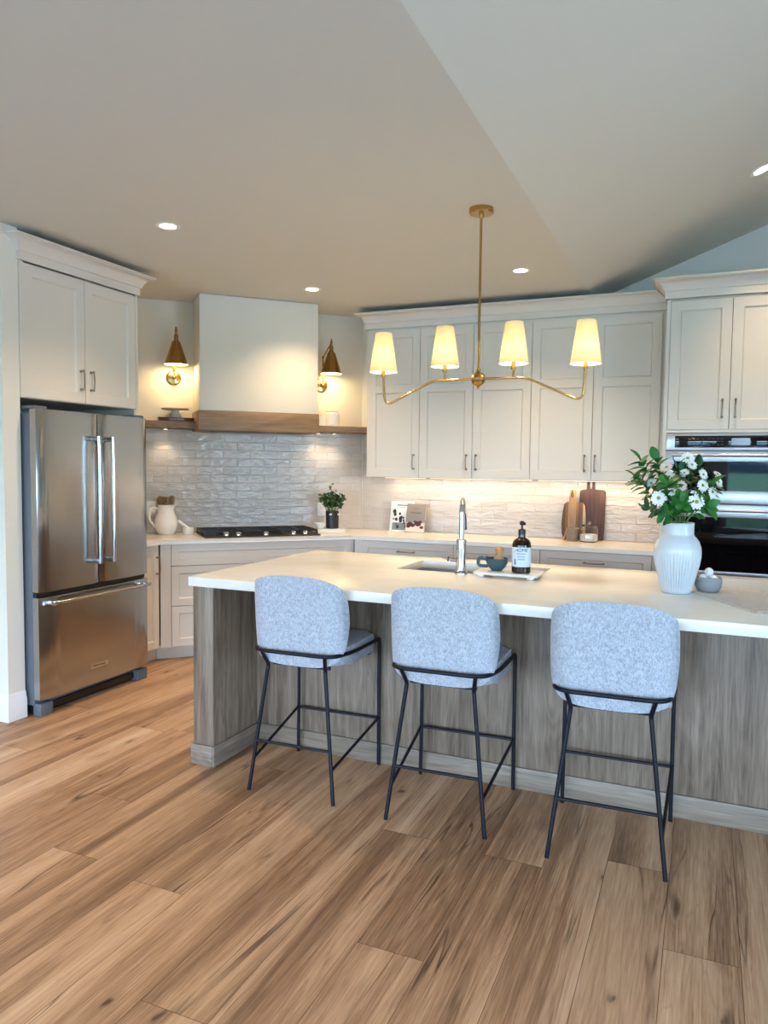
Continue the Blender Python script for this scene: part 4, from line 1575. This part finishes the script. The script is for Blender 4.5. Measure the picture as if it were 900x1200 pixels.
t = dthing('tray', 'thin clear-edged marble tray under the candle jar', 'tray', .640, .13, SZ1 + .0005)
B().box(-.115, .115, -.075, .075, 0, .010, .003).build('slab', 'marble', t)
t = dthing('candle_jar', 'ribbed cream candle jar with a lid on the shelf', 'candle', .676, .125, SZ1 + .0115)
B().lathe([(0, 0), (.056, 0), (.062, .006), (.062, .100), (.056, .108), (.050, .110), (0, .110)], n=96, flute=(32, .003, .01, .098)).build('jar', 'ceramic', t)
B().lathe([(0, .1105), (.052, .1105), (.052, .116), (.010, .118), (0, .118)], n=36).build('lid', 'maple', t)
t = dthing('candle', 'short pale square-sided candle beside the ribbed candle jar', 'candle', .575, .13, SZ1 + .0115)
B().box(-.036, .036, -.036, .036, 0, .075, .004).build('wax', 'ceramic', t)
B().tube([(0, 0, .075), (0, .002, .086)], .001, 5).build('wick', 'ink', t)

# ================================================================ SMALL THINGS ON THE BACK COUNTER
def leaning_book(x, w_, h, y, lean, label, cov):
    t = thing('book', label, 'book', (x, y, CTR + .0006), 0, 'cookbooks propped on the back counter')
    b = B().box(-w_ / 2, w_ / 2, 0, .003, 0, h, .0008).box(-w_ / 2, w_ / 2, .019, .022, 0, h, .0008).box(-w_ / 2, -w_ / 2 + .003, .003, .019, 0, h, .0008)
    c = b.build('cover', cov, t)
    B().box(-w_ / 2 + .0035, w_ / 2 - .003, .0032, .0188, .003, h - .003).build('pages', 'page', t)
    return t, c


t, c = leaning_book(-2.262, .205, .262, -.116, 0, 'white cookbook with a black and white cover picture', 'cover_white')
pr_ = B()
rg = random.Random(11)
pr_.extr(rrect(-.078, .082, .012, .075, .004), -.0006, -.0001)
pr_.build('cover_picture', 'photo_grey', t)
pr2 = B()
for k in range(16):
    x, z = rg.uniform(-.07, .07), rg.uniform(.03, .175)
    r = rg.uniform(.008, .022)
    pr2.extr([(x + r * math.cos(a) * .8, z + r * math.sin(a)) for a in (0, 1.1, 2.2, 3.3, 4.4, 5.5)], -.0010, -.0007)
pr2.build('cover_figures', 'photo_dark', t)
B().box(-.045, .050, -.0006, -.0001, .224, .232).box(-.02, .03, -.0006, -.0001, .210, .213).build('cover_title', 'ink', t)
t.rotation_euler = (-.19, 0, .02)
t.location.y = -.092
t, c = leaning_book(-2.118, .172, .245, -.13, 0, 'taupe cookbook with a berry picture leaning over the white one', 'cover_taupe')
pr_ = B().box(-.083, .083, -.0006, -.0001, .004, .085)
pr_.build('cover_picture', 'photo_cream', t)
pr2 = B()
for (x, z, r) in ((-.048, .068, .030), (-.02, .060, .022), (.025, .075, .032), (.045, .090, .018), (.06, .045, .018), (-.06, .05, .02), (.0, .09, .016)):
    pr2.extr([(x + r * math.cos(a * PI / 5) * (1.1 if a % 2 else .8), z + r * .7 * math.sin(a * PI / 5)) for a in range(10)], -.0010, -.0007)
pr2.build('cover_fruit', 'photo_red', t)
B().box(-.045, .045, -.0006, -.0001, .165, .169).box(-.03, .03, -.0006, -.0001, .205, .207).build('cover_title', 'photo_dark', t)
t.rotation_euler = (-.185, .02, .03)
t.location.y = -.128


def paddle(name, poly, th, material, label, loc, rx, group='wooden cutting boards on the back counter', holes=None):
    t = thing(name, label, 'cutting board', loc, 0, group)
    b = B().extr(poly, 0, th, .003)
    b.build('board', material, t)
    t.rotation_euler = (rx, 0, 0)
    return t


dk = rrect(-.098, .098, 0, .395, .022)
# two prongs on the top edge
dk_poly = []
for x, z in dk:
    dk_poly.append((x, z))
pi_ = [i for i, (x, z) in enumerate(dk_poly) if abs(z - .395) < 1e-6 and x < .0][0]
prongs = [(.028, .395), (.028, .458), (.025, .462), (.009, .462), (.006, .458), (.006, .400), (-.012, .400), (-.012, .458), (-.015, .462), (-.031, .462), (-.034, .458), (-.034, .395)]
prongs = [(x - .012, z) for x, z in prongs]
dk_poly = dk_poly[:pi_] + prongs + dk_poly[pi_:]
paddle('cutting_board', dk_poly, .018, 'walnut', 'dark walnut cutting board with a two-pronged handle, tallest of the boards', (-.668, -.060, CTR + .0006), -.11)
ac = [(-.072, 0), (.072, 0), (.089, .05), (.093, .12), (.089, .21), (.080, .27), (.066, .296), (-.060, .296), (-.078, .278), (-.089, .21), (-.094, .12), (-.089, .05)]
paddle('cutting_board', ac, .018, 'acacia', 'striped round-sided cutting board behind the narrow pale one', (-.802, -.085, CTR + .0006), -.12)
mp = [(-.028, 0), (.028, 0), (.030, .01), (.030, .275), (.026, .300), (.024, .385), (.016, .396), (-.016, .396), (-.024, .385), (-.026, .300), (-.030, .275), (-.030, .01)]
mb = paddle('cutting_board', mp, .014, 'maple', 'narrow pale paddle board with a leather loop', (-.812, -.120, CTR + .0006), -.13)
B().tube([(0, -.002, .372), (-.006, -.006, .392), (-.010, -.004, .36), (-.006, -.004, .335), (.004, -.004, .338), (.006, -.004, .362), (0, -.002, .372)], .003, 8).build('leather_loop', 'leather', mb)

t = thing('wooden_cup', 'squat turned wooden cup in front of the cutting boards', 'cup', (-.790, -.178, CTR + .0006))
B().lathe([(0, 0), (.040, 0), (.046, .01), (.049, .098), (.046, .100), (.043, .098), (.040, .014), (0, .012)], n=36).build('cup', 'cupwood', t)
t = thing('wooden_scoop', 'little wooden scoop standing against the striped board', 'scoop', (-.862, -.135, CTR + .004))
B().tube([(0, 0, 0), (.010, .012, .040), (.016, .020, .072)], [.009, .0065, .0045], 8).ball((-.001, -.002, .008), .011, sz=1.1).build('scoop', 'maple', t)
t = thing('storage_jar', 'glass jar with a knobbed lid half full of flour', 'jar', (-.667, -.180, CTR + .0006))
B().lathe([(0, 0), (.064, 0), (.070, .006), (.070, .100), (.062, .116), (.056, .120), (.054, .120), (.060, .114), (.067, .099), (.067, .007), (0, .004)], n=40).build('jar', 'glass', t)
B().lathe([(0, .0045), (.0655, .0075), (.0655, .055), (.05, .058), (0, .056)], n=40).build('flour', 'flour', t)
B().lathe([(0, .121), (.060, .121), (.062, .126), (.050, .131), (.014, .134), (.010, .139), (.015, .146), (.012, .153), (0, .155)], n=36).build('lid', 'glass', t)

# ================================================================ SMALL THINGS ON THE ISLAND
t = thing('tray', 'white footed tray at the sink holding the soap bottle', 'tray', (-.748, -2.372, ISL))
B().prism(rrect(-.160, .160, -.102, .102, .012), .014, .025, .002).build('tray_top', 'marble', t)
for x in (-.125, .125):
    for y in (-.075, .075):
        B().lathe([(0, 0), (.015, 0), (.018, .004), (.018, .0138), (0, .0138)], (x, y), 20).build('foot', 'ceramic', t)
TZ = ISL + .0256
t = thing('soap_bottle', 'amber soap bottle with black pump and pale printed label', 'bottle', (-.684, -2.385, TZ))
B().lathe([(0, 0), (.043, 0), (.0465, .004), (.0465, .135), (.044, .150), (.036, .164), (.022, .172), (.0175, .176), (.0165, .190), (0, .190)], n=44).build('bottle', 'amber', t)
B().lathe([(.0468, .032), (.0471, .0325), (.0471, .1275), (.0468, .128)], n=44).build('paper_label', 'label', t)
Rz = Matrix.Rotation(.0, 4, 'Z')
text_mesh('HOME', .0235, 'ink', t, 'lettering', Matrix.Rotation(.20, 4, 'Z') @ Matrix.Translation((0, 0, .114)), .0472)
for k, (tx, sz, z) in enumerate((('hand soap', .011, .094), ('lavender', .010, .080), ('sea salt', .010, .067))):
    ln = B()
    wid = (.046, .040, .036)[k]
    n_ = 10
    for q in range(n_):
        a0 = (-wid / 2 + wid * q / n_) / .0473 + .20
        a1 = (-wid / 2 + wid * (q + .62) / n_) / .0473 + .20
        ln.quad(*[(math.sin(a) * .0474, -math.cos(a) * .0474, zz) for a, zz in ((a0, z), (a1, z), (a1, z + .006), (a0, z + .006))])
    ln.build('small_print', 'greyink', t)
ln = B()
a0 = -.48
ln.quad(*[(math.sin(a) * .0474, -math.cos(a) * .0474, zz) for a, zz in ((a0 - .07, .044), (a0 + .09, .044), (a0 + .06, .070), (a0 - .03, .072))])
ln.build('sprig_print', 'ink', t)
pm = B().lathe([(.0, .190), (.018, .190), (.018, .212), (.012, .216), (.005, .218), (.005, .234), (.010, .236), (.012, .240), (.012, .250), (.008, .256), (0, .257)], n=24)
pm.tube([(0, 0, .248), (.018, -.028, .247), (.020, -.032, .240)], .006, 8)
pm.build('pump', 'black_plastic', t)
t = thing('mug_bowl', 'teal stoneware bowl with a ring handle on the tray', 'bowl', (-.812, -2.368, TZ), PI + .12)
B().lathe([(0, 0), (.026, 0), (.028, .004), (.044, .018), (.054, .040), (.057, .062), (.055, .063), (.051, .040), (.040, .020), (0, .010)], n=36).build('bowl', 'teal', t)
B().tube(fillet([(.050, 0, .054), (.090, 0, .066), (.098, 0, .020), (.045, 0, .020)], [.03, .03], 7), .0085, 12).build('handle', 'teal', t)
t = thing('dish_brush', 'round wooden dish brush sitting in the teal bowl', 'brush', (-.803, -2.366, TZ + .028))
B().lathe([(0, .022), (.026, .022), (.027, .034), (.020, .046), (.015, .052), (.016, .066), (.022, .076), (.022, .084), (.014, .092), (0, .093)], n=28).build('grip', 'brushwood', t)
B().lathe([(0, 0), (.021, 0), (.024, .0218), (0, .0218)], n=28).build('bristles', 'bristle', t)
t.rotation_euler = (.12, .06, 0)

# vase -------------------------------------------------------------------------
VX, VY = .037, -2.500
t = thing('vase', 'tall white fluted ceramic vase filled with daisies', 'vase', (VX, VY, ISL))
vp = [(0, 0), (.058, 0), (.063, .004), (.071, .040), (.083, .085), (.093, .125), (.0985, .158), (.0995, .180), (.097, .205), (.088, .230), (.074, .248), (.067, .256), (.0655, .262), (.0655, .306), (.0675, .310), (.064, .312), (.060, .306), (.060, .262), (.080, .235), (.090, .18), (.060, .03), (0, .02)]
fine_ = []
for (r0, z0), (r1, z1) in zip(vp, vp[1:]):
    n_ = max(1, int(abs(z1 - z0) / .012))
    fine_ += [(r0 + (r1 - r0) * k / n_, z0 + (z1 - z0) * k / n_) for k in range(n_)]
fine_.append(vp[-1])
vb = B()
outer_n = next(i for i, (r, z) in enumerate(fine_) if z > .311)
vb.lathe(fine_, n=264)
for v in vb.bm.verts:
    r = math.hypot(v.co.x, v.co.y)
    if .012 < v.co.z < .180 and r > .0605 + v.co.z * .17:
        a = math.atan2(v.co.y, v.co.x)
        fl = abs(math.sin(a * 22)) ** .5
        edge = min(1, (v.co.z - .012) / .015, (.180 - v.co.z) / .02)
        k = 1 - .0048 * (1 - fl) / r * edge * 1.3
        v.co.x *= k
        v.co.y *= k
vb.build('vase_body', 'vase', t, angle=80)

rg = random.Random(21)
VTOP = Vector((VX, VY, ISL + .306))


def stem_path(tip, spread=.35):
    r = rg.uniform(0, .030)
    a = rg.uniform(0, 2 * PI)
    low = Vector((VX - (tip.x - VX) * .35, VY - (tip.y - VY) * .35, ISL + .08))
    nk = Vector((VX + (tip.x - VX) * .18, VY + (tip.y - VY) * .18, ISL + .300))
    d = Vector((nk.x - VX, nk.y - VY, 0))
    if d.length > .05:
        nk -= d * (1 - .05 / d.length)
    md = nk * .5 + tip * .5 + Vector((0, 0, .025))
    return [low, nk, nk * .45 + md * .45 + tip * .1, md * .55 + tip * .45, tip]


def daisy(tip, face, r=.030, label='', blush=False, np_=15, group='white daisies in the vase'):
    tip = Vector(tip)
    t = thing('daisy', label, 'flower', tip, 0, group)
    f = Vector(face).normalized()
    u = f.orthogonal().normalized()
    w_ = f.cross(u)
    pb = B()
    for layer, (k0, cup) in enumerate(((0, .12), (.5, .28))):
        for k in range(np_):
            a = 2 * PI * (k + k0) / np_ + rg.uniform(-.06, .06)
            d = u * math.cos(a) + w_ * math.sin(a)
            s = f.cross(d)
            L_ = r * rg.uniform(.88, 1.08) * (1 if layer == 0 else .82)
            wd = r * .155
            c_ = f * (cup * L_)
            b0 = d * r * .18 + f * .002 * layer
            vs = [b0 - s * wd * .5, d * L_ * .55 - s * wd + c_ * .6, d * L_ * .93 - s * wd * .7 + c_ * .8, d * L_ + c_ * .75, d * L_ * .93 + s * wd * .7 + c_ * .8, d * L_ * .55 + s * wd + c_ * .6, b0 + s * wd * .5]
            pb.quad(*vs)
    pb.build('petals', 'blush' if blush else 'petal', t)
    e_ = B().ball((0, 0, 0), r * .24, sub=2)
    for v in e_.bm.verts:
        v.co = v.co - f * v.co.dot(f) * .45 + f * .002
    e_.build('eye', 'daisy', t)
    B().tube([p - tip for p in stem_path(tip - f * .003)], .0019, 6).build('stem', 'stem', t)
    return t


DZ = [((.066, -2.56, 1.515), (.1, -.75, .62), .031, 'white daisy at the very top of the vase bouquet', 0),
      ((.083, -2.54, 1.487), (.5, -.65, .5), .026, 'half-turned white daisy tucked just below the topmost one', 0),
      ((.129, -2.55, 1.446), (.75, -.6, .35), .028, 'white daisy angled toward the oven below the top pair', 0),
      ((.129, -2.58, 1.400), (.55, -.8, .25), .028, 'white daisy halfway down the bouquet over the lowest front one', 0),
      ((.108, -2.61, 1.330), (.15, -.95, .25), .034, 'large white daisy facing out low over the vase mouth', 0),
      ((-.043, -2.61, 1.342), (-.12, -.97, .15), .035, 'largest white daisy facing out on the cutting board side', 0),
      ((-.100, -2.50, 1.345), (-.85, -.35, .3), .028, 'side-on daisy poking out past the leaves toward the tile', 0),
      ((.190, -2.50, 1.415), (.85, -.45, .3), .030, 'side-on daisy at the oven edge of the bouquet', 0),
      ((.186, -2.47, 1.447), (.5, -.4, .8), .022, 'small daisy above the oven-side one', 0)]
for p, f_, r, lb, bl in DZ:
    daisy(p, f_, r, lb, bl)
DZ2 = [((-.078, -2.55, 1.405), (-.5, -.8, .3), .024, 'small daisy half hidden in the leaves toward the tile'),
       ((.012, -2.60, 1.372), (.0, -.95, .3), .024, 'small white daisy beside the blush one in the heart of the bouquet'),
       ((.055, -2.56, 1.452), (-.2, -.8, .55), .022, 'small white daisy below the topmost bloom, toward the tile'),
       ((.168, -2.56, 1.372), (.6, -.75, .2), .024, 'small daisy low on the oven edge of the bouquet')]
for p, f_, r, lb in DZ2:
    daisy(p, f_, r, lb, False, 13)
BL = [((-.018, -2.56, 1.475), (-.2, -.8, .6), .030, 'blush daisy high on the tile side of the bouquet'),
      ((-.005, -2.585, 1.435), (-.1, -.9, .4), .026, 'blush daisy directly beneath the high blush one'),
      ((.045, -2.585, 1.395), (.1, -.95, .3), .026, 'blush daisy in the heart of the bouquet')]
for p, f_, r, lb in BL:
    daisy(p, f_, r, lb, True, 13, 'blush daisies in the vase')


def branch(tip, n, size, label, material='leaf', group='leafy sprigs in the vase'):
    tip = Vector(tip)
    t = thing('leafy_sprig', label, 'foliage', tip, 0, group)
    path = stem_path(tip)
    P = [p - tip for p in path]
    B().tube(P, [.0026, .0024, .0022, .0018, .0010], 6).build('stem', 'stem', t)
    lb_ = B()
    n = int(n * 1.9)
    seg = P[1:]
    for k in range(n):
        s = .36 + .64 * k / max(1, n - 1)
        x = s * (len(seg) - 1)
        i = min(int(x), len(seg) - 2)
        p = seg[i].lerp(seg[i + 1], x - i)
        ax = (seg[i + 1] - seg[i]).normalized()
        az = k * 2.4 + rg.uniform(-.4, .4)
        u = ax.orthogonal().normalized()
        u = Matrix.Rotation(az, 3, ax) @ u
        d = (u * .85 + ax * .5).normalized()
        if k == n - 1:
            d = ax
        nrm = d.cross(ax.cross(d) if k < n - 1 else u).normalized()
        nrm = (ax - d * ax.dot(d))
        nrm = nrm.normalized() if nrm.length > .05 else u
        sd = d.cross(nrm).normalized()
        L_ = size * rg.uniform(.85, 1.2)
        rows = []
        for q in range(7):
            v_ = q / 6
            wd = L_ * .34 * math.sin(PI * min(1, v_ * .92 + .04)) ** .75
            cen = p + d * (.006 + L_ * v_) - nrm * L_ * .22 * v_ * v_
            rows.append((cen - sd * wd + nrm * wd * .25, cen, cen + sd * wd + nrm * wd * .25))
        bmv = [[lb_.bm.verts.new(c_) for c_ in row] for row in rows]
        for a_, b2 in zip(bmv, bmv[1:]):
            lb_.bm.faces.new((a_[0], a_[1], b2[1], b2[0]))
            lb_.bm.faces.new((a_[1], a_[2], b2[2], b2[1]))
    lb_.build('leaves', material, t, angle=70)
    return t


BR = [((-.125, -2.53, 1.497), 10, .062, 'leafy sprig rising highest at the tile side of the bouquet', 'leaf'),
      ((-.060, -2.50, 1.500), 9, .060, 'upright leafy sprig beside the highest one', 'leaf'),
      ((-.140, -2.56, 1.425), 10, .058, 'leafy sprig arching out toward the tile', 'leaf'),
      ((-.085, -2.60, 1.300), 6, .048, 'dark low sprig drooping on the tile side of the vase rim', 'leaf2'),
      ((-.010, -2.62, 1.410), 12, .050, 'bushy sprig in the front of the bouquet between the daisies', 'leaf'),
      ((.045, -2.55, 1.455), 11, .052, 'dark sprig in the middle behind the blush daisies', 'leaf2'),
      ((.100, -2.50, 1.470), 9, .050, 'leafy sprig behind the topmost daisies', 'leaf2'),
      ((.165, -2.54, 1.400), 11, .056, 'broad-leaved sprig leaning toward the oven', 'leaf'),
      ((.150, -2.58, 1.315), 8, .056, 'low broad-leaved sprig leaning toward the stone bowl', 'leaf'),
      ((.050, -2.62, 1.335), 11, .046, 'low bushy sprig over the front of the vase mouth', 'leaf'),
      ((-.020, -2.60, 1.275), 6, .048, 'short sprig curling over the vase rim', 'leaf'),
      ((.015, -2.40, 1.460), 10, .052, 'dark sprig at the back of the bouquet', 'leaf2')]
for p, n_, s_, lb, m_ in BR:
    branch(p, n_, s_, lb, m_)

# cloth, stone bowl, white balls
t = thing('table_runner', 'fringed beige woven cloth folded under the stone bowl', 'cloth', (.30, -2.56, ISL))
cb = B()
nx, ny = 22, 22
A_, B_, C_, D_ = Vector((.083, -2.44)), Vector((.335, -2.895)), Vector((.66, -2.63)), Vector((.33, -2.262))
org = Vector((.30, -2.56))
gv = []
for lay in (0, 1):
    g_ = []
    for i in range(nx + 1):
        row = []
        for j in range(ny + 1):
            u, v = i / nx, j / ny
            p = (A_ * (1 - u) + B_ * u) * (1 - v) + (D_ * (1 - u) + C_ * u) * v - org
            flat = max(0, 1 - ((p.x + .135) ** 2 + (p.y - .13) ** 2) / .0075)
            h_ = .0035 + .006 * (mnoise.noise(Vector((p.x * 14, p.y * 9, 0))) * .5 + .5) * (1 - min(1, flat * 2)) + .003 * math.sin(u * 26 + v * 5) ** 2 * (1 - min(1, flat * 2))
            row.append(cb.bm.verts.new((p.x, p.y, .0004 if lay == 0 else h_)))
        g_.append(row)
    gv.append(g_)
for lay in (0, 1):
    for i in range(nx):
        for j in range(ny):
            cb.bm.faces.new((gv[lay][i][j], gv[lay][i + 1][j], gv[lay][i + 1][j + 1], gv[lay][i][j + 1]))
for i in range(nx):
    for j in (0, ny):
        cb.bm.faces.new((gv[0][i][j], gv[0][i + 1][j], gv[1][i + 1][j], gv[1][i][j]))
for j in range(ny):
    for i in (0, nx):
        cb.bm.faces.new((gv[0][i][j], gv[0][i][j + 1], gv[1][i][j + 1], gv[1][i][j]))
cb.build('woven_cloth', 'cloth', t)
fb = B()
for k in range(34):
    s = k / 33
    p = B_ * (1 - s) + C_ * s - org
    o = Vector((.10, -.30)).normalized() * .035
    dv = rg.uniform(-.006, .006)
    fb.tube([(p.x, p.y, .005), (p.x + o.x * .5 + dv, p.y + o.y * .5, .006), (p.x + o.x + dv, p.y + o.y, .002)], [.0022, .0022, .0015], 5)
fb.build('fringe', 'fringe', t)
BXY = (.166, -2.428)
BZ = ISL + .0042
t = thing('stone_bowl', 'small rough grey stone bowl beside the vase holding white balls', 'bowl', BXY + (BZ,))
B().lathe([(0, 0), (.040, 0), (.047, .006), (.055, .026), (.0575, .042), (.056, .050), (.058, .054), (.056, .064), (.052, .066), (.048, .062), (.048, .03), (.036, .014), (0, .012)], n=40).build('bowl', 'stone', t)
for k, (dx, dy, dz, lb) in enumerate(((-.022, -.012, .058, 'white ball in the stone bowl on the vase side'), (.022, -.016, .058, 'white ball in the stone bowl on the fringe side'), (.0, .024, .058, 'white ball at the back of the stone bowl'), (.002, -.002, .0865, 'white ball resting on top of the others in the stone bowl'))):
    tag(B().ball((0, 0, 0), .0195, sub=3, wob=.06, seed=k).build('decorative_ball', 'matte_white'), lb, 'ball', 'white balls in the stone bowl')
    ob = [o for o in bpy.data.objects if o.get('label') == lb][0]
    ob.location = (BXY[0] + dx, BXY[1] + dy, BZ + dz)
